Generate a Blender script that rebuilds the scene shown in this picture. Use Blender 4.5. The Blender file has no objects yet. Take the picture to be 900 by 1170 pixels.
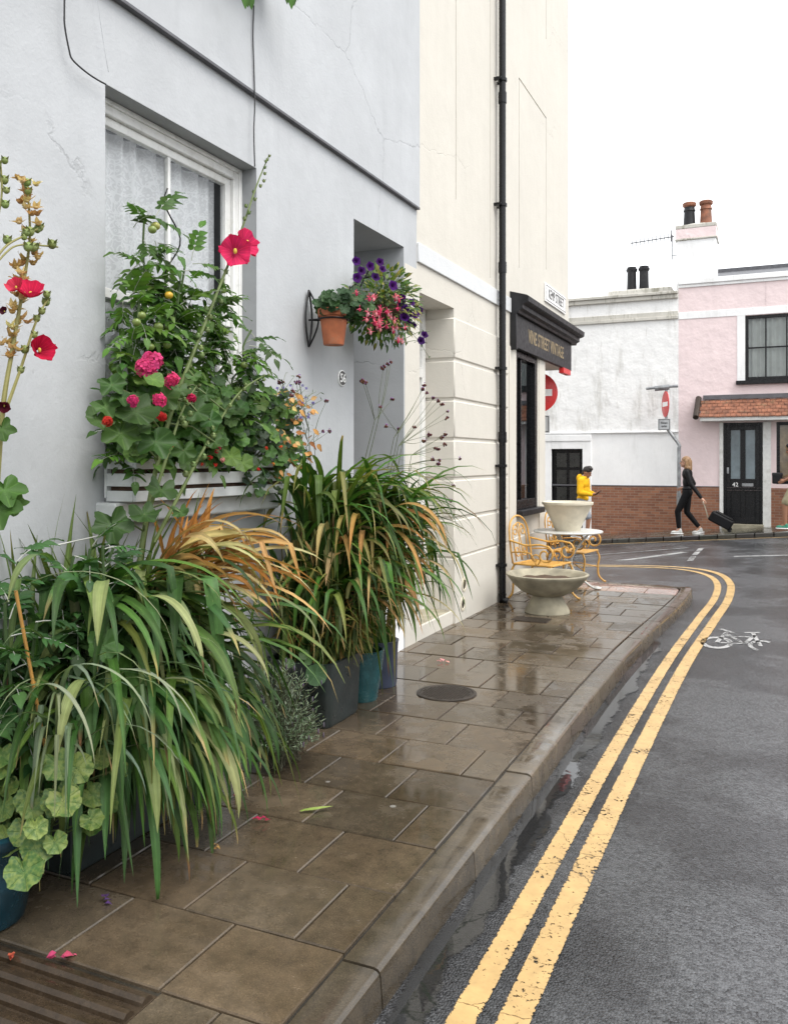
import bpy, bmesh, math, random
from mathutils import Vector, Matrix
R = math.radians
rnd = random.Random(11)
S = bpy.context.scene
COL = S.collection
V = Vector
SA, CA = math.sin(R(24.3)), math.cos(R(24.3))
H = 1.6
WX = -2.88            # plane of the two near facades

# ---- survey helpers: turn measured bearings into places on a known plane ----
def pw(u, v, X=WX):
    du = (u-450)/970
    a, b = -SA+du*CA, CA+du*SA
    d = X/a
    return V((X, d*b, H-(v-525)/970*d))
def pg(u, v, z=0.0):
    d = (H-z)*970/(v-525); du = (u-450)/970
    return V((d*(-SA+du*CA), d*(CA+du*SA), z))
def pf(u, v, Y):
    du = (u-450)/970
    d = Y/(CA+du*SA)
    return V((d*(-SA+du*CA), Y, H-(v-525)/970*d))
def sst(a, b, x):
    t = min(1, max(0, (x-a)/(b-a))); return t*t*(3-2*t)
def zr(x, y):         # height of the carriageway: side street climbs to the right
    s = sst(11, 17, y)
    xx = max(-14, min(8, x))
    return -0.12 + s*(0.09+0.08*(xx+0.3))
def uni(a, b): return rnd.uniform(a, b)
def lerp(a, b, t): return tuple(a[i]+(b[i]-a[i])*t for i in range(3))
def jit(c, k=0.2, h=0.08):
    m = 1+uni(-k, k)
    return tuple(max(0.002, x*m*(1+uni(-h, h))) for x in c)

# ---- objects -------------------------------------------------------------
def wl(o):
    p = V((0, 0, 0))
    while o: p = p+o.location; o = o.parent
    return p
def thing(name, label, cat, loc=(0, 0, 0), rz=0, group=None):
    o = bpy.data.objects.new(name, None); COL.objects.link(o)
    o.location = loc; o.rotation_euler = (0, 0, rz); o.empty_display_size = .1
    return tag(o, label, cat, group)
def tag(o, label, cat, group=None):
    o['label'] = label; o['category'] = cat
    if group: o['group'] = group
    return o
def struct(o, kind='structure'):
    o['kind'] = kind; return o
def dup(root, loc, rz=None, label=None, group=None):
    def cp(o, par):
        c = o.copy(); COL.objects.link(c); c.parent = par
        for ch in [x for x in bpy.data.objects if x.parent == o]: cp(ch, c)
        return c
    r = cp(root, None); r.location = loc
    if rz is not None: r.rotation_euler = (0, 0, rz)
    if label: r['label'] = label
    if group: r['group'] = group
    return r

class MB:
    def __init__(s, col=(.5, .5, .5)):
        s.v = []; s.f = []; s.c = []; s.uv = []; s.mi = []; s.col = col; s.m = 0; s.M = None
    def add(s, vs, fs, cols=None, uvs=None):
        o = len(s.v)
        if s.M: vs = [s.M @ V(p) for p in vs]
        s.v += [tuple(p) for p in vs]
        s.f += [tuple(i+o for i in f) for f in fs]
        s.c += cols if cols else [s.col]*len(vs)
        s.uv += uvs if uvs else [(0, 0, 0)]*len(vs)
        s.mi += [s.m]*len(fs)
    def box(s, x0, x1, y0, y1, z0, z1):
        s.add([(x0,y0,z0),(x1,y0,z0),(x1,y1,z0),(x0,y1,z0),(x0,y0,z1),(x1,y0,z1),(x1,y1,z1),(x0,y1,z1)],
              [(3,2,1,0),(4,5,6,7),(0,1,5,4),(1,2,6,5),(2,3,7,6),(3,0,4,7)])
        return s
    def tube(s, pts, r, n=8, caps=True):
        pts = [V(p) for p in pts]; m = len(pts)
        rs = r if isinstance(r, (list, tuple)) else [r]*m
        vs = []; t0 = None; nx = None
        for i, p in enumerate(pts):
            t = (pts[min(i+1, m-1)]-pts[max(i-1, 0)])
            t = t.normalized() if t.length > 1e-9 else V((0, 0, 1))
            if nx is None:
                nx = t.cross(V((0, 0, 1)) if abs(t.z) < .9 else V((1, 0, 0))).normalized()
            else:
                nx = (nx-t*nx.dot(t))
                nx = nx.normalized() if nx.length > 1e-6 else t.orthogonal().normalized()
            ny = t.cross(nx)
            for k in range(n):
                a = 2*math.pi*k/n
                vs.append(p+(nx*math.cos(a)+ny*math.sin(a))*rs[i])
        fs = []
        for i in range(m-1):
            for k in range(n):
                fs.append((i*n+k, i*n+(k+1) % n, (i+1)*n+(k+1) % n, (i+1)*n+k))
        if caps:
            fs.append(tuple(reversed(range(n)))); fs.append(tuple((m-1)*n+k for k in range(n)))
        s.add(vs, fs); return s
    def lathe(s, prof, c=(0, 0, 0), n=32, a0=0, cap=True):
        vs = []; m = len(prof)
        for r, z in prof:
            for k in range(n):
                a = a0+2*math.pi*k/n
                vs.append((c[0]+r*math.cos(a), c[1]+r*math.sin(a), c[2]+z))
        fs = [(i*n+k, i*n+(k+1) % n, (i+1)*n+(k+1) % n, (i+1)*n+k) for i in range(m-1) for k in range(n)]
        if cap:
            fs.append(tuple(reversed(range(n)))); fs.append(tuple((m-1)*n+k for k in range(n)))
        s.add(vs, fs); return s
    def ell(s, c, r, nu=14, nv=8, M=None):
        vs = []; fs = []
        c = V(c)
        for j in range(nv+1):
            ph = math.pi*j/nv
            for i in range(nu):
                a = 2*math.pi*i/nu
                p = V((r[0]*math.sin(ph)*math.cos(a), r[1]*math.sin(ph)*math.sin(a), r[2]*math.cos(ph)))
                if M: p = M @ p
                vs.append(c+p)
        for j in range(nv):
            for i in range(nu):
                fs.append((j*nu+i, (j+1)*nu+i, (j+1)*nu+(i+1) % nu, j*nu+(i+1) % nu))
        s.add(vs, fs); return s
    def prism(s, pts, off):
        n = len(pts); off = V(off)
        a = [V(p) for p in pts]; b = [p+off for p in a]
        s.add(a+b, [tuple(reversed(range(n))), tuple(range(n, 2*n))]+[(i, (i+1) % n, (i+1) % n+n, i+n) for i in range(n)])
        return s
    def quad(s, a, b, c, d): s.add([a, b, c, d], [(0, 1, 2, 3)]); return s
    def build(s, name, mats, parent=None, smooth=True, ang=35, bevel=0, local=False, segs=2, solid=0):
        me = bpy.data.meshes.new(name)
        off = V((0, 0, 0)) if (local or not parent) else wl(parent)
        me.from_pydata([tuple(V(p)-off) for p in s.v], [], s.f)
        mats = mats if isinstance(mats, (list, tuple)) else [mats]
        for m in mats: me.materials.append(m)
        if len(mats) > 1: me.polygons.foreach_set('material_index', s.mi)
        ca = me.color_attributes.new('Col', 'FLOAT_COLOR', 'POINT')
        flat = []
        for c in s.c: flat += [c[0], c[1], c[2], 1]
        ca.data.foreach_set('color', flat)
        la = me.attributes.new('LUV', 'FLOAT_VECTOR', 'POINT')
        flat = []
        for c in s.uv: flat += [c[0], c[1], c[2]]
        la.data.foreach_set('vector', flat)
        if smooth:
            me.polygons.foreach_set('use_smooth', [True]*len(me.polygons))
            if ang < 180: me.set_sharp_from_angle(angle=R(ang))
        me.update()
        o = bpy.data.objects.new(name, me); COL.objects.link(o)
        if parent: o.parent = parent
        if bevel:
            b = o.modifiers.new('bevel', 'BEVEL'); b.width = bevel; b.segments = segs; b.limit_method = 'ANGLE'; b.angle_limit = R(40)
        if solid:
            b = o.modifiers.new('solid', 'SOLIDIFY'); b.thickness = solid; b.offset = 0
        return o

def text(name, body, size, mat, M, parent=None, sx=1.0, ext=.002, align='CENTER', bold=0):
    cu = bpy.data.curves.new(name, 'FONT'); cu.body = body; cu.size = size; cu.extrude = ext
    cu.align_x = align; cu.align_y = 'CENTER'; cu.resolution_u = 4; cu.offset = bold
    o = bpy.data.objects.new(name, cu); COL.objects.link(o)
    dg = bpy.context.evaluated_depsgraph_get()
    me = bpy.data.meshes.new_from_object(o.evaluated_get(dg))
    bpy.data.objects.remove(o); bpy.data.curves.remove(cu)
    off = wl(parent) if parent else V((0, 0, 0))
    me.transform(Matrix.Translation(-off) @ M @ Matrix.Diagonal((sx, 1, 1, 1)))
    me.materials.clear(); me.materials.append(mat); me.name = name
    o = bpy.data.objects.new(name, me); COL.objects.link(o)
    if parent: o.parent = parent
    return o
def frame(origin, ex, ez):     # local x->ex, z(normal)->ez
    ex = V(ex).normalized(); ez = V(ez).normalized(); ey = ez.cross(ex)
    return Matrix.Translation(V(origin)) @ Matrix((ex, ey, ez)).transposed().to_4x4()

# ---- materials -----------------------------------------------------------
class NT:
    def __init__(s, name):
        s.m = bpy.data.materials.new(name); s.m.use_nodes = True
        s.t = s.m.node_tree; s.b = s.t.nodes['Principled BSDF']; s.out = s.t.nodes['Material Output']
        s.geo = None
    def n(s, typ, ins=None, **kw):
        nd = s.t.nodes.new('ShaderNode'+typ)
        for k, v in kw.items(): setattr(nd, k, v)
        for k, v in (ins or {}).items(): s.put(nd.inputs[k], v)
        return nd
    def put(s, sock, v):
        if hasattr(v, 'is_output') or isinstance(v, bpy.types.NodeSocket): s.t.links.new(v, sock)
        else:
            if isinstance(v, (tuple, list)) and len(v) == 3 and sock.type == 'RGBA': v = (*v, 1)
            sock.default_value = v
    def pos(s, scale=(1, 1, 1)):
        g = s.n('NewGeometry').outputs['Position']
        return s.n('Mapping', {'Vector': g, 'Scale': scale}).outputs[0]
    def objc(s, scale=(1, 1, 1)):
        g = s.n('TexCoord').outputs['Object']
        return s.n('Mapping', {'Vector': g, 'Scale': scale}).outputs[0]
    def noise(s, vec, scale, detail=4, rough=.55, dist=0, out='Fac'):
        return s.n('TexNoise', {'Vector': vec, 'Scale': scale, 'Detail': detail, 'Roughness': rough, 'Distortion': dist}).outputs[out]
    def voro(s, vec, scale, feature='F1', out='Distance', rand=1):
        return s.n('TexVoronoi', {'Vector': vec, 'Scale': scale, 'Randomness': rand}, feature=feature).outputs[out]
    def ramp(s, fac, a, b, va=0., vb=1.):
        nd = s.n('MapRange', {'Value': fac, 'From Min': a, 'From Max': b, 'To Min': va, 'To Max': vb}); nd.clamp = True
        return nd.outputs[0]
    def mix(s, fac, a, b, mode='MIX'):
        nd = s.n('Mix', data_type='RGBA', blend_type=mode)
        s.put(nd.inputs[0], fac); s.put(nd.inputs[6], a); s.put(nd.inputs[7], b)
        return nd.outputs[2]
    def math(s, op, a, b=0.):
        return s.n('Math', {0: a, 1: b}, operation=op).outputs[0]
    def attr(s, name, out='Color'):
        return s.n('Attribute', attribute_name=name).outputs[out]
    def bump(s, h, strength=.3, dist=.01, nrm=None):
        nd = s.n('Bump', {'Height': h, 'Strength': strength, 'Distance': dist})
        if nrm: s.put(nd.inputs['Normal'], nrm)
        return nd.outputs[0]
    def set(s, **kw):
        names = dict(col='Base Color', rough='Roughness', metal='Metallic', nrm='Normal', spec='Specular IOR Level', alpha='Alpha', coat='Coat Weight', trans='Transmission Weight', ior='IOR', sheen='Sheen Weight')
        for k, v in kw.items(): s.put(s.b.inputs[names[k]], v)
        return s

def simple(name, col, rough=.5, metal=0, var=.18, scale=12, bump=.1, bscale=60, spec=.5, obj=True, dirt=None):
    t = NT(name); P = t.objc() if obj else t.pos()
    n1 = t.noise(P, scale, 5)
    dark = tuple(c*(1-var) for c in col); lite = tuple(min(1, c*(1+var)) for c in col)
    c = t.mix(t.ramp(n1, .3, .7), dark, lite)
    if dirt:
        c = t.mix(t.ramp(t.noise(P, scale*.4, 6, .65), .55, .72, 0, .7), c, dirt)
    t.set(col=c, rough=t.ramp(t.noise(P, scale*2, 3), .3, .7, max(.02, rough-.1), min(1, rough+.1)), metal=metal, spec=spec)
    if bump: t.set(nrm=t.bump(t.noise(P, bscale, 4), bump, .004))
    return t.m

def stucco(name, col, var=.05, cracks=0, stain=0, staincol=(.2, .19, .15), bump=.25, bs=55, rough=.75, peel=None, big=0, streaks=0):
    t = NT(name); P = t.pos()
    n = t.noise(P, 1.3, 6, .6); n2 = t.noise(P, 9, 5, .6)
    c = t.mix(t.ramp(n, .3, .7), tuple(x*(1-var) for x in col), tuple(min(1, x*(1+var)) for x in col))
    c = t.mix(t.ramp(n2, .35, .7, 0, .35), c, tuple(x*(1-var*1.5) for x in col))
    # faint rain streaks in the paint
    sp = t.pos((3, 5, .35))
    c = t.mix(t.ramp(t.noise(sp, 1.6, 5, .6), .5, .8, 0, .22+streaks), c, tuple(x*.80 for x in col))
    h = t.noise(P, bs, 5, .6)
    h2 = t.noise(P, 4, 3)
    hh = t.math('ADD', t.math('MULTIPLY', h, .5), t.math('MULTIPLY', h2, 1.2+big))
    if cracks:
        w = t.n('Mix', {0: .18, 4: P, 5: t.noise(P, 3.2, 5, .65, 0, 'Color')}, data_type='VECTOR').outputs[1]
        e = t.voro(w, .55, 'DISTANCE_TO_EDGE')
        cr = t.math('MULTIPLY', t.ramp(e, .0, .0035, 1, 0), t.ramp(t.noise(P, .9, 2), .5, .58))
        c = t.mix(t.math('MULTIPLY', cr, cracks), c, tuple(x*.35 for x in col))
        hh = t.math('SUBTRACT', hh, cr)
    if stain:
        st = t.math('MULTIPLY', t.ramp(t.noise(t.pos((1.2, 1.2, .25)), 2.2, 7, .7), .53, .68), stain)
        st2 = t.math('MULTIPLY', t.ramp(t.noise(t.pos((6, 6, .8)), 2.5, 6, .7), .58, .68), stain*.8)
        c = t.mix(t.math('MAXIMUM', st, st2), c, staincol)
    if peel:
        pl = t.ramp(t.noise(t.pos((7, 7, 1.5)), 1.5, 6, .7), .735, .755)
        c = t.mix(t.math('MULTIPLY', pl, .8), c, peel)
        hh = t.math('SUBTRACT', hh, t.math('MULTIPLY', pl, .5))
    t.set(col=c, rough=rough, nrm=t.bump(hh, bump, .02), spec=.3)
    return t.m

def leafmat(name, streak=0, vein=0, trans=.3, rough=.5, spots=0, tint=(1.5, 1.7, .7), spec=.28):
    t = NT(name)
    c = t.attr('Col'); luv = t.attr('LUV', 'Vector'); P = t.pos()
    c = t.mix(t.ramp(t.noise(P, 22, 4), .3, .72, 0, .55), c, t.mix(1, c, (.62, .66, .5), 'MULTIPLY'))
    bh = t.noise(P, 90, 3)
    if streak:
        sv = t.n('Mapping', {'Vector': luv, 'Scale': (16, 1.6, 60)}).outputs[0]
        sn = t.noise(sv, 1.0, 3)
        c = t.mix(t.ramp(sn, .42, .68, 0, streak), c, t.mix(1, c, (1.7, 1.65, 1.55), 'MULTIPLY'))
        bh = sn
        if spots:
            c = t.mix(t.ramp(t.noise(t.n('Mapping', {'Vector': luv, 'Scale': (6, 9, 60)}).outputs[0], 1.4, 4, .7), .62, .74, 0, spots), c, (.34, .34, .16))
    if vein:
        sx = t.n('SeparateXYZ', {0: luv})
        fr = t.math('ABSOLUTE', t.math('SUBTRACT', t.math('FRACT', t.math('MULTIPLY', sx.outputs[0], vein)), .5))
        vv = t.ramp(t.math('MULTIPLY', fr, t.math('ADD', sx.outputs[1], .25)), .0, .075, 1, 0)
        c = t.mix(t.math('MULTIPLY', vv, .75), c, t.mix(1, c, (1.8, 1.6, 1.7), 'MULTIPLY'))
        bh = t.math('ADD', t.math('MULTIPLY', bh, .4), t.math('MULTIPLY', vv, -.8))
    t.set(col=c, rough=rough, spec=spec, nrm=t.bump(bh, .3, .004))
    if trans:
        tr = t.n('BsdfTranslucent', {'Color': t.mix(1, c, tint, 'MULTIPLY')})
        mx = t.n('MixShader', {0: trans, 1: t.b.outputs[0], 2: tr.outputs[0]})
        t.t.links.new(mx.outputs[0], t.out.inputs[0])
    return t.m

def glassmat(name, tint=(.85, .9, .9), dens=.12, rough=.01):
    t = NT(name)
    fr = t.n('Fresnel', {'IOR': 1.5}).outputs[0]
    gl = t.n('BsdfGlossy', {'Color': (.95, .97, 1, 1), 'Roughness': rough})
    tr = t.n('BsdfTransparent', {'Color': (*tint, 1)})
    mx = t.n('MixShader', {0: t.math('ADD', t.math('MULTIPLY', fr, .85), dens*.3), 1: tr.outputs[0], 2: gl.outputs[0]})
    t.t.links.new(mx.outputs[0], t.out.inputs[0])
    return t.m

def paving():
    t = NT('wet_paving'); P = t.pos()
    c = t.attr('Col')
    n1 = t.noise(P, 1.7, 5, .6); n2 = t.noise(P, 14, 6, .65); n3 = t.noise(P, 160, 3, .6)
    c = t.mix(t.ramp(n2, .3, .72, 0, .85), t.mix(1, c, (.72, .72, .72), 'MULTIPLY'), t.mix(1, c, (1.35, 1.3, 1.22), 'MULTIPLY'))
    c = t.mix(t.ramp(n3, .5, .72, 0, .6), c, t.mix(1, c, (1.9, 1.85, 1.75), 'MULTIPLY')); c = t.mix(t.ramp(t.noise(P, 230, 2), .52, .66, 0, .5), c, t.mix(1, c, (.45, .43, .4), 'MULTIPLY'))
    sp = t.voro(P, 95, 'F1'); c = t.mix(t.ramp(sp, .0, .22, .55, 0), c, t.mix(1, c, (.5, .5, .48), 'MULTIPLY'))
    wet = t.ramp(n1, .42, .62)                       # soaked patches: darker, glossier
    c = t.mix(t.math('MULTIPLY', wet, .65), c, t.mix(1, c, (.62, .60, .56), 'MULTIPLY'))
    gum = t.voro(t.n('Mapping', {'Vector': P, 'Scale': (1, 1, 0)}).outputs[0], 2.1, 'F1')
    c = t.mix(t.ramp(gum, .028, .036, .55, 0), c, (.36, .35, .32))
    film = t.ramp(t.math('ADD', t.math('MULTIPLY', t.noise(P, 1.1, 4, .6), .6), t.math('MULTIPLY', t.noise(P, 6, 5, .65), .4)), .44, .52)
    c = t.mix(t.math('MULTIPLY', film, .5), c, t.mix(1, c, (.68, .68, .70), 'MULTIPLY'))
    rough = t.math('SUBTRACT', t.ramp(n2, .3, .7, .36, .48), t.math('MULTIPLY', t.math('MAXIMUM', film, t.math('MULTIPLY', wet, .6)), .335))
    h = t.math('ADD', t.math('MULTIPLY', n3, .25), t.math('MULTIPLY', n2, .5))
    t.set(col=c, rough=rough, spec=.5, nrm=t.bump(h, t.ramp(film, 0, 1, .30, .05), .006))
    return t.m
def asphalt():
    t = NT('wet_asphalt'); P = t.pos()
    v = t.voro(P, 105, 'F1'); n1 = t.noise(P, .9, 6, .62); n2 = t.noise(P, 260, 2)
    g = t.n('SeparateColor', {0: t.voro(P, 105, 'F1', 'Color')}).outputs[0]
    px = t.n('SeparateXYZ', {0: t.n('NewGeometry').outputs['Position']})
    wob = t.math('MULTIPLY', t.math('SUBTRACT', t.noise(P, 2.2, 5, .6), .5), 1.1)
    worn = t.ramp(t.math('ADD', px.outputs[0], wob), -.85, .35)          # wheel-worn lane against the coarse gutter strip
    worn = t.math('MAXIMUM', worn, t.ramp(px.outputs[1], 8, 13, 0, .8))
    c1 = t.mix(g, (.012, .013, .014), (.075, .077, .08)); c2 = t.mix(g, (.028, .029, .032), (.135, .139, .148))
    c = t.mix(worn, c1, c2)
    c = t.mix(t.ramp(t.noise(P, 3, 5, .7), .45, .75, 0, .3), c, (.08, .082, .086))
    wet = t.ramp(t.math('ADD', n1, t.math('MULTIPLY', t.noise(P, 6, 4), .2)), .55, .66)
    c = t.mix(t.math('MULTIPLY', wet, .75), c, t.mix(1, c, (.38, .38, .40), 'MULTIPLY'))
    spk = t.voro(t.n('Mapping', {'Vector': P, 'Scale': (1, 1, 0)}).outputs[0], 1.1, 'F1')
    c = t.mix(t.ramp(spk, .013, .018, .8, 0), c, (.5, .5, .48))
    rough = t.math('SUBTRACT', t.ramp(n2, .3, .7, .19, .3), t.math('MULTIPLY', wet, .12))
    h = t.math('ADD', t.math('MULTIPLY', v, -1.), t.math('MULTIPLY', n2, .4))
    t.set(col=c, rough=rough, spec=.5, nrm=t.bump(h, t.ramp(worn, 0, 1, .8, .38), .006))
    return t.m
def roadpaint(name, col, wear=.5, under=(.05, .05, .05)):
    t = NT(name); P = t.pos()
    n = t.noise(P, 55, 5, .65); n0 = t.noise(P, 5, 5, .6)
    c = t.mix(t.ramp(t.noise(P, 20, 5), .3, .7), tuple(x*.8 for x in col), tuple(min(1, x*1.12) for x in col))
    c = t.mix(t.ramp(n0, .4, .75, 0, .5), c, tuple(x*.62 for x in col))
    luv = t.attr('LUV', 'Vector'); sx = t.n('SeparateXYZ', {0: luv}).outputs[0]     # ragged paint edge
    ed = t.math('ABSOLUTE', t.math('SUBTRACT', sx, .5))
    lim = t.math('ADD', ed, t.math('MULTIPLY', t.math('SUBTRACT', n, .5), .5))
    hole = t.ramp(lim, .47, .50)
    wearn = t.ramp(t.math('ADD', t.math('MULTIPLY', n, .6), t.math('MULTIPLY', n0, .4)), wear, wear+.04)
    w = t.n('Mix', {0: .12, 4: P, 5: t.noise(P, 6, 4, .6, 0, 'Color')}, data_type='VECTOR').outputs[1]
    crk = t.ramp(t.voro(w, 3.2, 'DISTANCE_TO_EDGE'), .003, .008, .7, 0)
    crk = t.math('MULTIPLY', crk, t.ramp(t.noise(P, 1.5, 2), .45, .55))
    a = t.math('SUBTRACT', 1, t.math('MAXIMUM', t.math('MAXIMUM', hole, wearn), crk))
    t.set(col=c, rough=.42, alpha=a, nrm=t.bump(n, .3, .004))
    return t.m
def brick(name, c1, c2, mortar):
    t = NT(name); g = t.n('NewGeometry').outputs['Position']
    sx = t.n('SeparateXYZ', {0: g})
    uvx = t.n('CombineXYZ', {0: t.math('ADD', sx.outputs[0], sx.outputs[1]), 1: sx.outputs[2]}).outputs[0]
    bt = t.n('TexBrick', {'Vector': uvx, 'Color1': (*c1, 1), 'Color2': (*c2, 1), 'Mortar': (*mortar, 1), 'Scale': 1, 'Mortar Size': .005, 'Brick Width': .19, 'Row Height': .062, 'Bias': 0})
    bt.offset = .5
    P = t.pos()
    c = t.mix(t.ramp(t.noise(P, 7, 5), .3, .7, 0, .45), bt.outputs[0], t.mix(1, bt.outputs[0], (.6, .58, .56), 'MULTIPLY'))
    t.set(col=c, rough=.8, nrm=t.bump(t.math('ADD', t.math('MULTIPLY', bt.outputs['Fac'], -1), t.math('MULTIPLY', t.noise(P, 60, 3), .4)), .5, .006))
    return t.m

M = {}
M['blue'] = stucco('pale_blue_stucco', (.455, .468, .484), cracks=.45, streaks=.1, var=.08, bump=.2, peel=(.27, .27, .27))
M['cream'] = stucco('cream_stucco', (.595, .565, .505), cracks=.12, var=.04, peel=(.42, .33, .22), bump=.25)
M['band'] = stucco('white_band_paint', (.62, .63, .64), var=.04)
M['farwhite'] = stucco('rough_white_render', (.84, .835, .825), stain=.5, staincol=(.36, .34, .29), bump=.45, bs=9, big=1.5)
M['farplain'] = stucco('smooth_white_paint', (.86, .86, .86), stain=.15, bump=.3)
M['pink'] = stucco('pink_render', (.80, .66, .66), stain=.12, staincol=(.5, .42, .4), bump=.4, bs=9, big=1.5)
M['cope'] = stucco('stained_coping', (.55, .53, .48), stain=1, staincol=(.16, .15, .1), var=.15)
M['brick'] = brick('orange_brick', (.33, .145, .08), (.21, .085, .05), (.28, .22, .17))
M['opp'] = stucco('grey_render', (.4, .38, .35), var=.08)
M['whitep'] = simple('white_gloss_paint', (.72, .72, .70), .35, var=.08, scale=14, bump=.15, bscale=40, dirt=(.5, .49, .45))
M['greyp'] = simple('weathered_white_paint', (.56, .58, .58), .55, var=.12, scale=10, bump=.3, bscale=40, dirt=(.36, .36, .33))
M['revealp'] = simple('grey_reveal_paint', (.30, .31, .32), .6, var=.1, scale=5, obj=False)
M['black'] = simple('black_gloss_paint', (.005, .005, .006), .3, var=.2, bump=.08, spec=.3)
M['blackw'] = simple('weathered_black_paint', (.014, .014, .016), .5, var=.3, scale=8, bump=.3, dirt=(.035, .035, .037), spec=.3)
M['iron'] = simple('black_iron', (.008, .008, .009), .5, metal=.1, var=.2)
M['castiron'] = simple('worn_cast_iron', (.045, .035, .028), .45, metal=.5, var=.4, scale=30, bump=.6, bscale=120)
M['galv'] = simple('galvanised_steel', (.30, .31, .32), .45, metal=.6, var=.35, scale=9, dirt=(.16, .15, .14))
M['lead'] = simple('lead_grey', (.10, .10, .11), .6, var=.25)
M['slate'] = simple('roof_slate', (.09, .09, .10), .55, var=.3)
M['terra'] = simple('terracotta', (.42, .13, .055), .7, var=.2, scale=18, bump=.25, dirt=(.36, .2, .13))
M['tilered'] = simple('clay_tiles', (.21, .082, .045), .7, var=.45, scale=7, bump=.3, dirt=(.16, .13, .07))
M['concrete'] = simple('mossy_concrete', (.30, .272, .20), .8, var=.32, scale=7, bump=.6, bscale=70, dirt=(.20, .18, .13))
M['palecon'] = simple('pale_concrete', (.60, .55, .44), .75, var=.12, scale=9, bump=.3, bscale=60, dirt=(.45, .40, .3))
M['soil'] = simple('damp_soil', (.07, .042, .025), .9, var=.4, scale=30, bump=1, bscale=50, dirt=(.14, .07, .04))
M['yellowm'] = simple('ochre_metal_paint', (.56, .31, .07), .4, var=.22, scale=22, bump=.2, dirt=(.30, .12, .03))
M['whitem'] = simple('chipped_white_metal', (.52, .52, .49), .35, var=.12, scale=16, dirt=(.45, .4, .34))
M['red'] = simple('sign_red', (.60, .025, .025), .35, var=.06, bump=.02)
M['signw'] = simple('sign_white', (.88, .88, .87), .35, var=.05, bump=.02)
M['signk'] = simple('sign_black', (.02, .02, .02), .4, var=.1, bump=0)
M['signgrey'] = simple('sign_grey', (.42, .43, .44), .45, var=.1)
M['gold'] = simple('faded_gold_paint', (.30, .23, .13), .55, var=.25, scale=40, bump=0)
M['teal'] = simple('teal_glaze', (.008, .042, .062), .22, var=.35, scale=10, bump=.2, dirt=(.02, .035, .04))
M['turq'] = simple('turquoise_glaze', (.02, .085, .095), .25, var=.25, scale=12, dirt=(.05, .12, .11))
M['bluegrey'] = simple('blue_grey_pot', (.04, .05, .085), .4, var=.25)
M['slatepot'] = simple('slate_planter', (.018, .026, .026), .35, var=.35, scale=8, bump=.3, dirt=(.035, .042, .038))
M['cane'] = simple('bamboo_cane', (.38, .20, .05), .5, var=.2)
M['string'] = simple('pale_twine', (.6, .6, .56), .8, var=.1)
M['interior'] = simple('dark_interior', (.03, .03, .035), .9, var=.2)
M['roomwall'] = simple('warm_interior', (.38, .27, .14), .8, var=.4, scale=6)
M['glass'] = glassmat('window_glass', (.97, .98, .98), .05)
M['darkglass'] = glassmat('dark_window_glass', (.5, .55, .56), .2)
M['paving'] = paving()
M['asphalt'] = asphalt()
M['yline'] = roadpaint('yellow_line_paint', (.54, .355, .145), .57)
M['wline'] = roadpaint('white_line_paint', (.40, .40, .395), .515)
M['strap'] = leafmat('strap_leaf', streak=.5, spots=.5, trans=.22)
M['dry'] = leafmat('dry_leaf', streak=.5, trans=.3, rough=.6, tint=(1.15, 1.1, .85))
M['lobed'] = leafmat('lobed_leaf', vein=7, trans=.25, rough=.5)
M['leaf'] = leafmat('small_leaf', trans=.25)
def mottled():
    t = NT('mottled_leaf'); c = t.attr('Col'); P = t.pos(); luv = t.attr('LUV', 'Vector'); sx = t.n('SeparateXYZ', {0: luv})
    c = t.mix(t.ramp(t.voro(P, 75, 'F1'), .25, .6, 0, .75), c, (.15, .20, .045)); c = t.mix(t.ramp(t.noise(P, 40, 5, .7), .46, .6, 0, .8), c, (.04, .10, .02))
    fr = t.math('ABSOLUTE', t.math('SUBTRACT', t.math('FRACT', t.math('MULTIPLY', sx.outputs[0], 7)), .5))
    vv = t.ramp(t.math('MULTIPLY', fr, t.math('ADD', sx.outputs[1], .25)), .0, .05, 1, 0)
    c = t.mix(t.math('MULTIPLY', vv, .55), c, (.035, .08, .02))
    t.set(col=c, rough=.5, spec=.3, nrm=t.bump(t.math('MULTIPLY', vv, -1), .4, .004)); return t.m
M['mottled'] = mottled()
M['petal'] = leafmat('petal', vein=9, trans=.3, rough=.7, tint=(1.2, 1.1, 1.1), spec=.15)
M['stem'] = leafmat('green_stem', trans=0, rough=.5)
M['fruit'] = leafmat('fruit_skin', trans=0, rough=.2, spec=.5)

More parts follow.
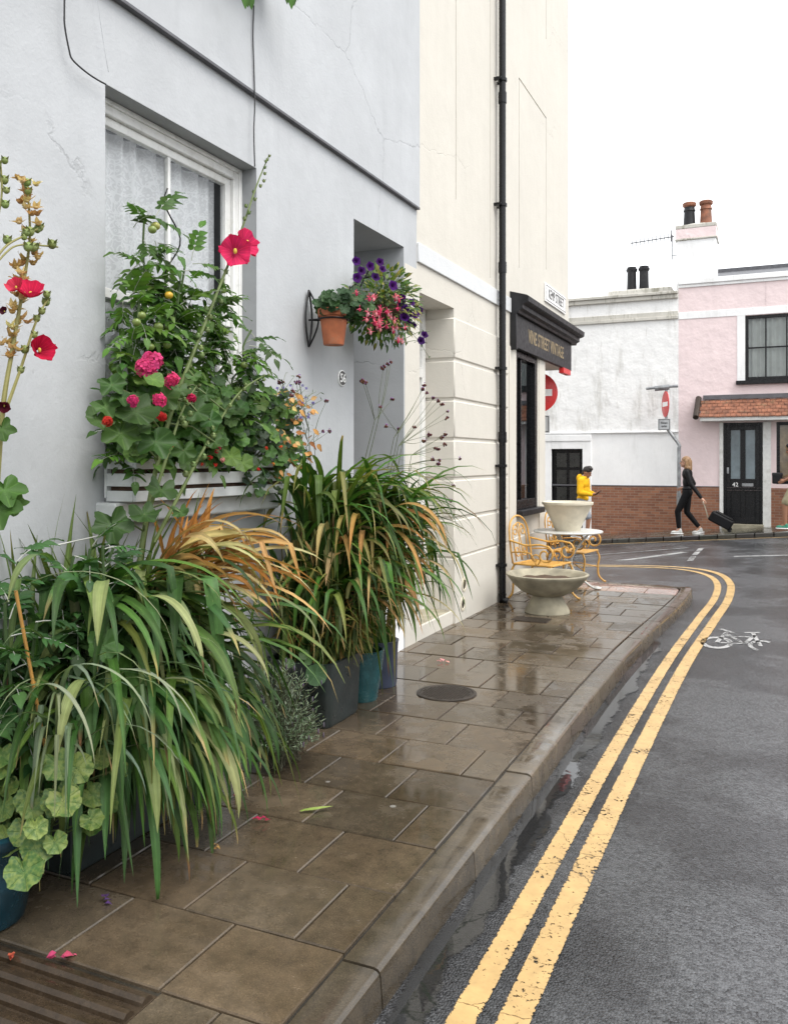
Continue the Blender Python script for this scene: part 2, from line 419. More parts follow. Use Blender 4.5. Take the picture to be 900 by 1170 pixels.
def lace():
    t = NT('lace_curtain'); P = t.pos()
    w = t.n('Mix', {0: .06, 4: P, 5: t.noise(P, 9, 2, .5, 0, 'Color')}, data_type='VECTOR').outputs[1]
    v = t.voro(w, 13, 'DISTANCE_TO_EDGE'); v2 = t.voro(w, 34, 'F1')
    ring = t.math('ABSOLUTE', t.math('SUBTRACT', t.math('FRACT', t.math('MULTIPLY', v2, 2.2)), .5))
    pat = t.math('MAXIMUM', t.ramp(v, .03, .05, 1, 0), t.ramp(ring, .12, .2, 1, 0))
    a = t.ramp(pat, 0, 1, .84, .99)
    t.set(col=(.95, .95, .95), rough=.9, alpha=a, spec=.1)
    return t.m
M['lace'] = lace()
def water():
    t = NT('rain_water'); P = t.pos()
    t.set(col=(.022, .022, .022), rough=.03, spec=.6, nrm=t.bump(t.noise(P, 14, 2), .03, .01))
    luv = t.attr('LUV', 'Vector'); sx = t.n('SeparateXYZ', {0: luv}).outputs[0]
    ed = t.math('MULTIPLY', t.math('ABSOLUTE', t.math('SUBTRACT', sx, .5)), 2)
    lim = t.math('ADD', ed, t.math('MULTIPLY', t.math('SUBTRACT', t.noise(P, 5, 6, .65), .5), 2.2))
    t.set(alpha=t.ramp(lim, .55, .75, .85, 0))
    return t.m
M['water'] = water()
# ================= camera, sky, sun =================
cam = bpy.data.cameras.new('camera'); co = bpy.data.objects.new('camera', cam); COL.objects.link(co)
co.location = (0, 0, H); co.rotation_euler = (R(90), 0, R(24.3))
cam.sensor_fit = 'HORIZONTAL'; cam.sensor_width = 36; cam.lens = 36*970/900; cam.shift_y = -60/900
cam.clip_end = 2000; cam.clip_start = .05
S.camera = co
w = bpy.data.worlds.new('World'); S.world = w; w.use_nodes = True
wt = w.node_tree; bg = wt.nodes['Background']
sky = wt.nodes.new('ShaderNodeTexSky'); sky.sky_type = 'NISHITA'; sky.sun_disc = False
sky.sun_elevation = R(58); sky.sun_rotation = R(110); sky.air_density = 1; sky.dust_density = 4
hs = wt.nodes.new('ShaderNodeHueSaturation'); hs.inputs['Saturation'].default_value = .12
mx = wt.nodes.new('ShaderNodeMix'); mx.data_type = 'RGBA'
mx.inputs[0].default_value = .72; mx.inputs[7].default_value = (7.6, 7.8, 8.0, 1)     # cloud deck over the sky
wt.links.new(sky.outputs[0], hs.inputs['Color']); wt.links.new(hs.outputs[0], mx.inputs[6]); wt.links.new(mx.outputs[2], bg.inputs[0])
bg.inputs[1].default_value = .12
sl = bpy.data.lights.new('sun', 'SUN'); sl.energy = 1.1; sl.angle = R(35); sl.color = (1, .96, .9)
so = bpy.data.objects.new('sun', sl); COL.objects.link(so)
el, rot = R(58), R(110)
sd = V((math.sin(rot)*math.cos(el), math.cos(rot)*math.cos(el), math.sin(el)))
so.rotation_euler = sd.to_track_quat('Z', 'Y').to_euler()
S.view_settings.view_transform = 'Standard'; S.view_settings.look = 'None'; S.view_settings.gamma = 1
S.view_settings.exposure = 1.22
S.render.engine = 'CYCLES'

# ================= ground, road, pavements =================
def crom(pts, n=10):
    out = []
    for i in range(len(pts)-1):
        p0, p1, p2, p3 = [V(pts[min(max(j, 0), len(pts)-1)]) for j in (i-1, i, i+1, i+2)]
        for k in range(n):
            t = k/n
            out.append(.5*((2*p1)+(p2-p0)*t+(2*p0-5*p1+4*p2-p3)*t*t+(3*p1-p0-3*p2+p3)*t**3))
    out.append(V(pts[-1])); return out
def axis(a, b, st, far):
    l = [-far, -far/3, -far/8]; n = int((b-a)/st)
    l = [x for x in l if x < a-5]+[a+(b-a)*i/n for i in range(n+1)]+[x for x in (far/8, far/3, far) if x > b+5]
    return l
g = MB(); xs = axis(-14, 8, .25, 600); ys = axis(-4, 24, .25, 600)
g.add([(x, y, zr(x, y)) for y in ys for x in xs],
      [(j*len(xs)+i, j*len(xs)+i+1, (j+1)*len(xs)+i+1, (j+1)*len(xs)+i) for j in range(len(ys)-1) for i in range(len(xs)-1)])
struct(g.build('road', M['asphalt'], ang=180))

KERB = crom([(-1.13,-3,0),(-1.13,2,0),(-1.13,6.2,0),(-1.08,8,0),(-.97,9.9,0),(-.95,10.7,0),(-.98,11.2,0),(-1.15,11.5,0),(-1.5,11.58,0),(-2.2,11.62,0),(-2.8,12.2,0),(-3.6,12.95,0),(-5,13.3,0),(-10,13.5,0)], 14)
def kx(y):
    for a, b in zip(KERB, KERB[1:]):
        if a.y <= y <= b.y and a.x > -3.7: return a.x+(b.x-a.x)*(y-a.y)/max(1e-6, b.y-a.y)
    return -1.13
def resample(path, st):
    out = [path[0]]; acc = 0
    for a, b in zip(path, path[1:]):
        L = (b-a).length; d = 0
        while acc+(L-d) >= st:
            d += st-acc; acc = 0; out.append(a+(b-a)*(d/L))
        acc += L-d
    return out
# kerb stones
k = MB(); pth = resample(KERB, .1); KW = .135; i = 0
prof = [(-KW, -.13), (-KW, -.001), (-KW+.004, 0.003), (-.024, 0.003), (-.010, -.001), (-.003, -.008), (0, -.02), (.012, -.16), (.006, -.2)]
while i < len(pth)-2:
    j = min(i+9, len(pth)-1); tone = uni(.75, 1.2); k.col = (.105*tone, .087*tone, .064*tone)
    seg = pth[i:j+1]; vs = []; dz = uni(-.003, .003)
    for q, p in enumerate(seg):
        gi = i+q; t = (pth[min(gi+1, len(pth)-1)]-pth[max(gi-1, 0)]).normalized(); nr = V((t.y, -t.x, 0))
        pp = p+t*(.004 if q == 0 else (-.004 if q == len(seg)-1 else 0))
        drop = -.05*sst(11.2, 11.5, p.y)*sst(-2.9, -2.3, p.x)
        for o, z in prof: vs.append(pp+nr*o+V((0, 0, z+drop+dz)))
    m = len(prof)
    fs = [(a*m+b, a*m+b+1, (a+1)*m+b+1, (a+1)*m+b) for a in range(len(seg)-1) for b in range(m-1)]
    fs += [tuple(range(m)), tuple(reversed([(len(seg)-1)*m+b for b in range(m)]))]
    k.add(vs, fs); i = j
struct(k.build('kerb', M['paving'], ang=28))
# slabs
p = MB(); base = MB((.035, .032, .026))
base.box(-9, -1.25, -3, 10.9, -.1, -.014); base.box(-9, -1.2, 10.9, 11.46, -.1, -.0641); base.box(-9, -2.9, 11.5, 12.2, -.1, -.0139)
struct(base.build('pavement_bed', M['paving'], smooth=False))
row = -13; y = 2.04-.403*12; r = 0
while y < 12.4:
    y1 = y+.403
    if y < 11.44 < y1: y1 = 11.44
    off = (0 if r % 2 == 0 else .22)
    right0, right1 = kx(y)-KW-.012, kx(y1)-KW-.012
    if 11.1 < y < 11.44: right0 = kx(y)-KW-.012; right1 = -1.32
    elif y >= 11.44: right0, right1 = -2.2-(y-11.44)*1.05-.25, -2.2-(y1-11.44)*1.05-.25
    left = -2.95 if y1 < 11.3 else -6.5
    if 1.2 < y < 2.0: left = -1.69
    if 5.6 < y < 6.6: left = -2.95
    x = (-1.254 if y < 11.44 else right1)-(.215 if r % 2 else .437); xr0, xr1 = right0, right1
    while xr0 > left:
        xl = x+uni(-.008, .008)
        tone = rnd.choice([uni(.6, .85), uni(.8, 1.1), uni(.95, 1.18)]); hue = uni(-.05, .05)
        c = (.104*tone*(1+hue), .082*tone, .057*tone*(1-hue))
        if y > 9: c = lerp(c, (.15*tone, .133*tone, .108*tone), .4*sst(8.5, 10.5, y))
        pink = 10.4 < y < 11.4 and xl > -2.6
        if pink: c = jit((.38, .29, .25), .06)
        drop = lambda yy, xx: -.05*sst(10.9, 11.5, yy)*sst(-2.9, -2.3, xx)
        gp = .0045; h = uni(-.003, .002); tx, ty = uni(-.004, .004), uni(-.003, .003)
        xl = max(xl, left)
        a = [(xl+gp, y+gp), (xr0-gp, y+gp), (xr1-gp, y1-gp), (xl+gp, y1-gp)]
        b = .0035; ins = [(a[0][0]+b, a[0][1]+b), (a[1][0]-b, a[1][1]+b), (a[2][0]-b, a[2][1]-b), (a[3][0]+b, a[3][1]-b)]
        if a[1][0]-a[0][0] > .03:
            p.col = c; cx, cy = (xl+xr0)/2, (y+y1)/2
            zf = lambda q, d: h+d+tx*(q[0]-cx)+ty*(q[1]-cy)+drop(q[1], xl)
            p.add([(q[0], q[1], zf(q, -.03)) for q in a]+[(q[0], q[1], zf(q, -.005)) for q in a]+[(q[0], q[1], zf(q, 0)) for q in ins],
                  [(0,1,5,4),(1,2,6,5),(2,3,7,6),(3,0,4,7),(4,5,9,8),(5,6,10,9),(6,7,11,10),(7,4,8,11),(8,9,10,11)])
        xr0 = xr1 = xl; x -= .445
    y = y1; r += 1
struct(p.build('pavement', M['paving'], ang=20))
# ribbed slabs at the near end
q = MB((.05, .036, .024)); q.box(-2.9, -1.695, 1.24, 2.03, -.03, -.012)
for i in range(10):
    yy = 1.28+i*.079
    q.tube([(-2.9, yy, -.016), (-1.70, yy, -.016)], .026, 10)
struct(q.build('ribbed_paving', M['paving']))
# far pavement
fp = MB((.10, .095, .085)); fk = MB((.16, .15, .13)); yl = MB()
NX = 60; X0, X1 = -14, 8
for i in range(NX):
    xa, xb = X0+(X1-X0)*i/NX, X0+(X1-X0)*(i+1)/NX
    fp.col = jit((.10, .088, .072), .25)
    za, zb = zr(xa, 19.4)+.10, zr(xb, 19.4)+.10
    fp.quad((xa, 19.42, za), (xb, 19.42, zb), (xb, 21.2, zb+.02), (xa, 21.2, za+.02))
    fk.col = jit((.05, .047, .042), .25)
    fk.add([(xa+.01, 19.28, za-.2), (xb-.01, 19.28, zb-.2), (xb-.01, 19.28, zb-.02), (xa+.01, 19.28, za-.02), (xb-.01, 19.3, zb+.002), (xa+.01, 19.3, za+.002), (xb-.01, 19.43, zb+.004), (xa+.01, 19.43, za+.004)],
           [(0,1,2,3),(3,2,4,5),(5,4,6,7)])
struct(fp.build('pavement', M['paving'], smooth=False)); struct(fk.build('kerb', M['paving'], smooth=False))
op = MB((.1, .09, .075)); op.box(4.6, 7.0, -4, 18.5, -.3, 0); struct(op.build('pavement', M['paving'], bevel=.02))

def strip(mb, path, wdt, dz=.004, n=3):
    path = [V(a) for a in path]; vs = []; uv = []; L = 0
    for i, a in enumerate(path):
        t = (path[min(i+1, len(path)-1)]-path[max(i-1, 0)]).normalized(); nr = V((t.y, -t.x, 0))
        if i: L += (a-path[i-1]).length
        for c in range(n):
            u = c/(n-1); b = a+nr*wdt*(u-.5)
            vs.append((b.x, b.y, zr(b.x, b.y)+dz)); uv.append((u, L, 0))
    mb.add(vs, [(i*n+c, i*n+c+1, (i+1)*n+c+1, (i+1)*n+c) for i in range(len(path)-1) for c in range(n-1)], None, uv)
L2 = crom([(-.735,-3,0),(-.735,2,0),(-.735,5,0),(-.70,7.5,0),(-.61,9.7,0),(-.55,11.2,0),(-.60,12.6,0),(-.85,13.6,0),(-1.4,14.2,0),(-2.3,14.42,0),(-4,14.5,0),(-10,14.7,0)], 12)
L1 = crom([(-.88,-3,0),(-.88,2,0),(-.88,5,0),(-.85,7.5,0),(-.77,9.7,0),(-.71,11.2,0),(-.76,12.5,0),(-.99,13.4,0),(-1.48,13.98,0),(-2.3,14.2,0),(-4,14.3,0),(-10,14.5,0)], 12)
a = MB(); strip(a, resample(L1, .08), .088); struct(a.build('yellow_line', M['yline'], ang=180))
a = MB(); strip(a, resample(L2, .08), .098); struct(a.build('yellow_line', M['yline'], ang=180))
# far kerb yellow line and give-way marks
a = MB(); strip(a, [(-12+.25*i, 19.14, 0) for i in range(70)], .07); struct(a.build('yellow_line', M['yline'], ang=180))
a = MB()
def gline(u0, v0, u1, v1, wd):
    A, B = pg(u0, v0, -.2), pg(u1, v1, -.2)
    for _ in range(3):
        A = pg(u0, v0, zr(A.x, A.y)); B = pg(u1, v1, zr(B.x, B.y))
    strip(a, [A+(B-A)*i/16 for i in range(17)], wd)
gline(655, 636, 786, 626, .07); gline(705, 641, 782, 631, .2)
gline(788, 641, 792, 636, .1); gline(793, 634.5, 797, 630.5, .1); gline(798, 629.5, 801, 626.5, .1)
gline(838, 636, 900, 634.5, .12)
# bicycle symbol
def ring(cx, cy, rx, ry, wd, a0=0, a1=360):
    n = 40; vs = []; uv = []
    for i in range(n+1):
        t = R(a0+(a1-a0)*i/n)
        for u, s in ((0, 1-wd/2/rx), (.5, 1), (1, 1+wd/2/rx)):
            x, y = cx+rx*s*math.cos(t), cy+ry*(1+(s-1)*.8)*math.sin(t)
            vs.append((x, y, zr(x, y)+.004)); uv.append((u, i/n, 0))
    a.add(vs, [(i*3+c, i*3+c+1, i*3+c+4, i*3+c+3) for i in range(n) for c in (0, 1)], None, uv)
ring(-.52, 8.5, .12, .24, .05); ring(-.12, 8.52, .11, .22, .04, 60, 250)
def bar(x0, y0, x1, y1, wd=.05): strip(a, [V((x0, y0, 0)).lerp(V((x1, y1, 0)), i/6) for i in range(7)], wd)
bar(-.52, 8.5, -.46, 9.05, .04); bar(-.45, 8.95, -.28, 8.55, .04); bar(-.47, 8.85, -.2, 8.9, .04); bar(-.28, 8.55, -.2, 9.0, .04); bar(-.14, 8.5, -.22, 9.1, .04); bar(-.53, 9.2, -.40, 9.05, .05); bar(-.30, 9.1, -.16, 9.16, .045); bar(-.52, 8.5, -.28, 8.55, .04)
struct(a.build('road_marking', M['wline'], ang=180))
# gutter water
a = MB(); strip(a, [(-1.05+.02*math.sin(i*.9), 2.2+.1*i, 0) for i in range(62)], .17, .006, 5)
struct(a.build('puddle', M['water'], ang=180))
# covers
def cover():
    t = thing('manhole_cover', 'round rusty iron cover set flush in the paving in front of the planters', 'manhole cover', pg(510, 792))
    c = wl(t)
    m = MB(); m.lathe([(.205, -.02), (.205, .004), (.2, .006), (.183, .006), (.181, .002)], c, 48, cap=False); m.build('frame', M['castiron'], t)
    m = MB(); m.lathe([(.001, .004), (.178, .004), (.18, -.02)], c, 48, cap=False)
    for i in range(-8, 9):
        for j in range(-8, 9):
            x, y = i*.02, j*.02
            if x*x+y*y < .027: m.box(c.x+x-.005, c.x+x+.005, c.y+y-.005, c.y+y+.005, .002, .0065)
    m.build('lid', M['castiron'], t)
cover()
t = tag(MB().box(-2.42, -2.06, 8.18, 8.4, -.01, .0055).build('drain_cover', M['castiron'], bevel=.002), 'small dark rectangular cover in the paving by the bowl planter', 'drain cover')

# ================= buildings =================
def facade(mb, X, y0, y1, z0, z1, holes, back=()):
    ys = sorted({y0, y1, *[h[0] for h in holes], *[h[1] for h in holes]}); zs = sorted({z0, z1, *[h[2] for h in holes], *[h[3] for h in holes]})
    ys = [y for y in ys if y0 <= y <= y1]; zs = [z for z in zs if z0 <= z <= z1]
    for a, b in zip(ys, ys[1:]):
        for c, d in zip(zs, zs[1:]):
            ym, zm = (a+b)/2, (c+d)/2
            if not any(h[0] < ym < h[1] and h[2] < zm < h[3] for h in holes):
                mb.quad((X, a, c), (X, b, c), (X, b, d), (X, a, d))
    for h in holes:
        a, b, c, d, dp = h[:5]; I = X-dp
        mb.quad((X, a, c), (X, a, d), (I, a, d), (I, a, c)); mb.quad((X, b, c), (I, b, c), (I, b, d), (X, b, d))
        mb.quad((X, a, d), (X, b, d), (I, b, d), (I, a, d)); mb.quad((X, a, c), (I, a, c), (I, b, c), (X, b, c))
        if len(h) > 5: mb.quad((I, a, c), (I, b, c), (I, b, d), (I, a, d))
def shell(mb, X, y0, y1, z0, z1, back=-9.5):
    mb.quad((X, y0, z0), (back, y0, z0), (back, y0, z1), (X, y0, z1)); mb.quad((X, y1, z0), (X, y1, z1), (back, y1, z1), (back, y1, z0))
    mb.quad((back, y0, z0), (back, y1, z0), (back, y1, z1), (back, y0, z1)); mb.quad((X, y0, z1), (back, y0, z1), (back, y1, z1), (X, y1, z1))

# ---- pale blue house ----
bh = thing('terraced_house', 'pale blue-grey rendered house with a tall lace-curtained sash window and recessed doorway', 'house', (WX, 3.7, 0))
WY0, WY1, WZ0, WZ1 = 3.08, 4.35, 1.40, 3.37
DY0, DY1, DZ1 = 5.65, 6.58, 3.40
m = MB()
facade(m, WX, -5, 6.86, -.2, 3.805, [(WY0, WY1, WZ0, WZ1, .16), (DY0, DY1, .44, DZ1, .62), (-2.2, -.9, 1.4, 3.37, .16)])
XU = WX+.03
facade(m, XU, -5, 6.86, 3.805, 9.6, [(WY0, WY1, 4.55, 6.5, .19), (-2.2, -.9, 4.55, 6.5, .19)])
m.quad((WX, -5, 3.805), (WX, 6.86, 3.805), (XU, 6.86, 3.805), (XU, -5, 3.805))
shell(m, WX, -5, 6.855, -.2, 9.6); m.quad((XU, 6.86, 3.805), (XU, 6.86, 9.6), (WX-.02, 6.86, 9.6), (WX-.02, 6.86, 3.805))
m.build('wall', M['blue'], bh, smooth=False)
c = MB(); c.box(WX+.001, XU+.005, -5, 6.858, 3.785, 3.8045); c.build('string_course', M['lead'], bh, bevel=.003)  # dark strip imitating the shadow under the proud upper wall
c = MB(); c.box(WX-.001, WX+.0025, 6.60, 6.8598, -.01, 3.27); c.build('pilaster', M['cream'], bh, bevel=.002)
# room behind
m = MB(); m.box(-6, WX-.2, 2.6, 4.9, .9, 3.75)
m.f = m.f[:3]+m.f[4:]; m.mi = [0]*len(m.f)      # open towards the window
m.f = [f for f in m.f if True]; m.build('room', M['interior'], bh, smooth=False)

def sash(par, y0, y1, z0, z1, X, zm, bars=1, frm='whitep', with_lace=True, name='window'):
    """sliding sash: box frame, two sashes, glass, curtain. X = outer face"""
    f = MB(); fw = .075
    f.box(X-.1, X, y0, y0+fw, z0, z1); f.box(X-.1, X, y1-fw, y1, z0, z1)
    f.box(X-.1, X-.001, y0+fw, y1-fw, z1-fw, z1); f.box(X-.1, X+.03, y0, y1, z0-.02, z0+.05)
    f.box(X-.05, X+.012, y0, y0+.03, z0+.05, z1-.001); f.box(X-.05, X+.012, y1-.03, y1, z0+.05, z1-.001); f.box(X-.05, X+.0118, y0+.03, y1-.03, z1-.03, z1-.002)
    win = f.build(name, M[frm], par, bevel=.006)
    for (a, b, dx) in ((zm-.02, z1-fw, .025), (z0+.05, zm+.02, .065)):
        s = MB(); st = .05; xa, xb = X-dx-.04, X-dx
        s.box(xa, xb, y0+fw, y0+fw+st, a, b); s.box(xa, xb, y1-fw-st, y1-fw, a, b)
        s.box(xa, xb-.001, y0+fw+st, y1-fw-st, b-.045, b); s.box(xa, xb-.001, y0+fw+st, y1-fw-st, a, a+.05)
        for i in range(bars):
            yc = y0+(y1-y0)*(i+1)/(bars+1); s.box(xa+.006, xb-.004, yc-.011, yc+.011, a+.05, b-.045)
        s.build('sash', M[frm], win, bevel=.004)
        gq = MB(); gx = X-dx-.022; gq.quad((gx, y0+fw+st, a+.05), (gx, y1-fw-st, a+.05), (gx, y1-fw-st, b-.045), (gx, y0+fw+st, b-.045)); gq.build('pane', M['glass'], win, smooth=False)
    if with_lace:
        c = MB(); n = 90; vs = []
        for zz in (z0+.1, zm, z1-.08):
            for i in range(n+1):
                yy = y0+.08+(y1-y0-.16)*i/n
                vs.append((X-.145+.022*math.sin(i*.62+.9*math.sin(i*.23))*(1 if zz > zm-1 else .7), yy, zz))
        c.add(vs, [(j*(n+1)+i, j*(n+1)+i+1, (j+1)*(n+1)+i+1, (j+1)*(n+1)+i) for j in (0, 1) for i in range(n)])
        c.build('curtain', M['lace'], win, ang=180)
    return win
sash(bh, WY0, WY1, WZ0, WZ1, WX-.11, 2.42)
sash(bh, WY0, WY1, 4.55, 6.5, WX-.11, 5.5)
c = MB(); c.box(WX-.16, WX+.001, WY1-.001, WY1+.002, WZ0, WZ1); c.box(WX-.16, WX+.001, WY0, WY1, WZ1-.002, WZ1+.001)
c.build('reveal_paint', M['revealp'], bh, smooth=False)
c = MB(); c.box(WX-.12, WX+.12, WY0-.06, WY1+.07, 1.305, 1.40); c.build('window_sill', M['greyp'], bh, bevel=.012)
c = MB(); c.box(WX-.12, WX+.2, WY0-.06, WY1+.03, 4.43, 4.55); c.build('window_sill', M['greyp'], bh, bevel=.012)
# door in the recess
dr = MB(); X = WX-.60
dr.box(X, X+.05, DY0, DY1, .44, 2.75); dr.build('door', M['blackw'], bh, bevel=.006)
d2 = MB()
for (a, b) in ((DY0+.12, DY0+.42), (DY0+.51, DY1-.12)):
    for (c0, c1) in ((.6, 1.25), (1.42, 2.6)): d2.box(X+.05, X+.062, a, b, c0, c1)
dd = [o for o in bpy.data.objects if o.name.startswith('door')][-1]
d2.build('door_panel', M['blackw'], dd, bevel=.01)
k = MB(); k.ell((X+.1, DY0+.13, 1.35), (.03, .03, .03)); k.build('handle', M['gold'], dd)
c = MB(); c.box(X, X+.05, DY0, DY1, 2.83, DZ1); c.build('fanlight', M['darkglass'], bh)
c = MB(); c.box(X-.02, X+.07, DY0, DY1, 2.75, 2.83); c.build('transom', M['greyp'], bh, bevel=.005)
c = MB(); c.box(WX-.6, WX+.004, DY0+.001, DY1-.001, -.02, .455); c.build('doorstep', M['farplain'], bh, bevel=.015)
# wires clipped to the wall
def wallpath(pts, dx): return [pw(u, v, WX+dx) for u, v in pts]
c = MB(); c.tube(crom(wallpath([(74,-30),(73.5,12),(74,30),(79,57),(83,68),(97,81),(110,90),(121,96)], .038), 4), .0042, 5); c.build('cable', M['iron'], bh)
c = MB(); c.tube(crom(wallpath([(290,6),(289,40),(290,75),(291,118),(290,150),(291,190)], .04), 4), .0042, 5); c.build('cable', M['iron'], bh)
c = MB((.3, .3, .3)); c.tube(crom(wallpath([(111,-5),(114,20),(120,60),(124,82)], .036), 4), .0015, 4); c.build('thin_wire', M['galv'], bh)

# ---- cream corner house ----
ch = thing('corner_house', 'cream stucco corner house with banded ground floor and black drainpipe', 'house', (WX, 9.5, 0))
CY0, CY1, CZ1 = 6.93, 7.80, 3.08
SY0, SY1, SZ0, SZ1 = 9.98, 10.98, .98, 2.95
m = MB(); XL = WX-.001
facade(m, XL, 6.861, 9, -.2, 3.2, [(CY0, CY1, .12, CZ1, .42)]); facade(m, XL, 9, 11.34, -.2, 2.96, [(SY0, SY1, SZ0, SZ1, .10)])
facade(m, XL, 6.861, 9, 3.2, 9.6, [(7.85, 7.868, 4.16, 8.6, .012, 1), (8.95, 8.965, 3.6, 9.3, .006, 1)])
facade(m, XL, 9, 12.8, 2.96, 9.6, [(10.09, 10.108, 3.95, 6.28, .012, 1), (11.42, 11.44, 4.2, 6.28, .012, 1), (10.108, 11.42, 6.26, 6.28, .012, 1), (11.42, 11.44, 7.35, 8.9, .012, 1)])
B = -9.5
m.quad((XL, 11.34, -.2), (-4.34, 12.8, -.2), (-4.34, 12.8, 2.96), (XL, 11.34, 2.96))
m.quad((-4.34, 12.8, -.5), (B, 12.8, -1), (B, 12.8, 2.96), (-4.34, 12.8, 2.96)); m.quad((XL, 12.8, 2.96), (B, 12.8, 2.96), (B, 12.8, 9.6), (XL, 12.8, 9.6))
m.add([(XL, 11.34, 2.96), (XL, 12.8, 2.96), (-4.34, 12.8, 2.96)], [(0, 1, 2)])
m.quad((B, 6.861, -.2), (B, 12.8, -.2), (B, 12.8, 9.6), (B, 6.861, 9.6)); m.quad((XL, 6.861, 9.6), (B, 6.861, 9.6), (B, 12.8, 9.6), (XL, 12.8, 9.6))
m.build('wall', M['cream'], ch, smooth=False)
# banded masonry courses
zj = [.63, 1.02, 1.41, 1.80, 2.19, 2.58, 3.0]
m = MB()
for a, b in zip(zj, zj[1:]):
    m.box(WX-.41, WX+.014, CY1-.016, 9.6, a+.013, b-.013)
m.build('stone_course', M['cream'], ch, bevel=.012, segs=1)
m = MB(); m.box(WX-.41, WX+.022, CY1-.02, 9.62, -.05, .63); m.box(WX-.02, WX+.0215, 9.63, 11.36, -.05, .66); m.build('plinth', M['cream'], ch, bevel=.008)
m = MB(); m.box(WX-.02, WX+.020, 6.866, 9.70, 3.335, 3.505); m.build('band', M['band'], ch, bevel=.006)
m = MB(); m.box(WX-.01, WX+.012, 9.66, 9.94, .66, 2.94); m.box(WX-.01, WX+.012, 11.03, 11.335, .66, 2.94); m.build('pilaster', M['cream'], ch, bevel=.006)
# its own door, deep in the recess
d = MB(); X = WX-.37; d.box(X, X+.05, CY0+.1, CY1-.1, .12, 2.4); do = d.build('door', M['whitep'], ch, bevel=.005)
d = MB(); d.box(X, X+.08, CY0, CY0+.1, .12, CZ1); d.box(X, X+.08, CY1-.1, CY1-.017, .12, CZ1); d.box(X, X+.079, CY0+.1, CY1-.1, 2.4, 2.5); d.build('door_frame', M['whitep'], ch, bevel=.005)
d = MB(); d.quad((X+.03, CY0+.1, 2.5), (X+.03, CY1-.1, 2.5), (X+.03, CY1-.1, CZ1), (X+.03, CY0+.1, CZ1)); d.build('fanlight', M['whitep'], ch)
d = MB(); d.box(WX-.41, WX-.03, CY0+.002, CY1-.02, -.02, .13); d.build('doorstep', M['concrete'], ch, bevel=.01)
# air vents
for (u, v) in ((530, 668), (528.5, 690)):
    c0 = pw(u, v, WX+.022); m = MB(); n = 28
    M_ = frame(c0, (0, 1, 0), (1, 0, 0)); m.M = M_
    m.lathe([(.072, 0), (.072, .006), (.05, .008), (.046, .001)], n=n, cap=False); vo = m.build('air_vent', M['palecon'], ch)
    m = MB(); m.M = M_; m.lathe([(.046, .0012), (.001, .0014)], n=n, cap=False); m.build('grille', M['castiron'], vo)
# shop window
m = MB(); X = WX-.04
m.box(X-.08, X+.03, SY0, SY0+.07, SZ0, SZ1); m.box(X-.08, X+.03, SY1-.09, SY1, SZ0, SZ1); m.box(X-.08, X+.029, SY0+.07, SY1-.09, SZ1-.1, SZ1); m.box(X-.08, X+.029, SY0+.07, SY1-.09, SZ0, SZ0+.12)
m.box(X-.05, X+.01, SY0+.30, SY0+.33, SZ0+.12, SZ1-.1)
sw = m.build('shop_window', M['black'], ch, bevel=.006)
m = MB(); m.quad((X-.03, SY0+.07, SZ0+.12), (X-.03, SY1-.09, SZ0+.12), (X-.03, SY1-.09, SZ1-.1), (X-.03, SY0+.07, SZ1-.1)); m.build('pane', M['darkglass'], sw, smooth=False)
m = MB(); m.box(WX-.1, WX+.09, SY0-.04, SY1+.05, SZ0-.07, SZ0); m.build('window_sill', M['blackw'], sw, bevel=.006)
m = MB(); m.quad((WX-.16, SY0+.34, SZ0+.12), (WX-.16, SY1-.1, SZ0+.12), (WX-.16, SY1-.1, SZ1-.1), (WX-.16, SY0+.34, SZ1-.1)); m.build('reflection_panel', simple('green_reflection_tint', (.03, .06, .055), .8, var=.5, scale=3), sw)  # panel added behind the glass, its colour imitating greenish reflection streaks
m = MB(); m.box(WX-.32, WX-.1, SY0+.08, SY1-.1, 1.25, 1.28); m.build('display_shelf', simple('brown_shelf', (.12, .06, .03), .5), sw)
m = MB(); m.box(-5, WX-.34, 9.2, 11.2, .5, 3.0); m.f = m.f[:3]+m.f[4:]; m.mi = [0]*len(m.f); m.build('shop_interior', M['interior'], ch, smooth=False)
# drainpipe
dp = MB(); PX = WX+.075; PY = 9.16
dp.tube([(PX, PY, .02), (PX, PY, 9.6)], .039, 14)
for z in (1.85, 3.75, 5.65, 7.55): dp.tube([(PX, PY, z-.06), (PX, PY, z+.06)], .047, 14)
dp.tube([(PX, PY, .10), (PX, PY, .03), (PX+.06, PY+.01, .012)], .046, 12)
pipe = dp.build('drainpipe', M['black'], ch)
for z in (.42, 1.53, 2.62, 4.45, 5.85, 7.3):
    b = MB(); b.tube([(PX, PY, z-.016), (PX, PY, z+.016)], .052, 14); b.box(WX, PX+.01, PY-.085, PY-.045, z-.014, z+.014); b.box(WX, PX, PY+.045, PY+.075, z-.014, z+.014); b.build('bracket', M['black'], pipe)

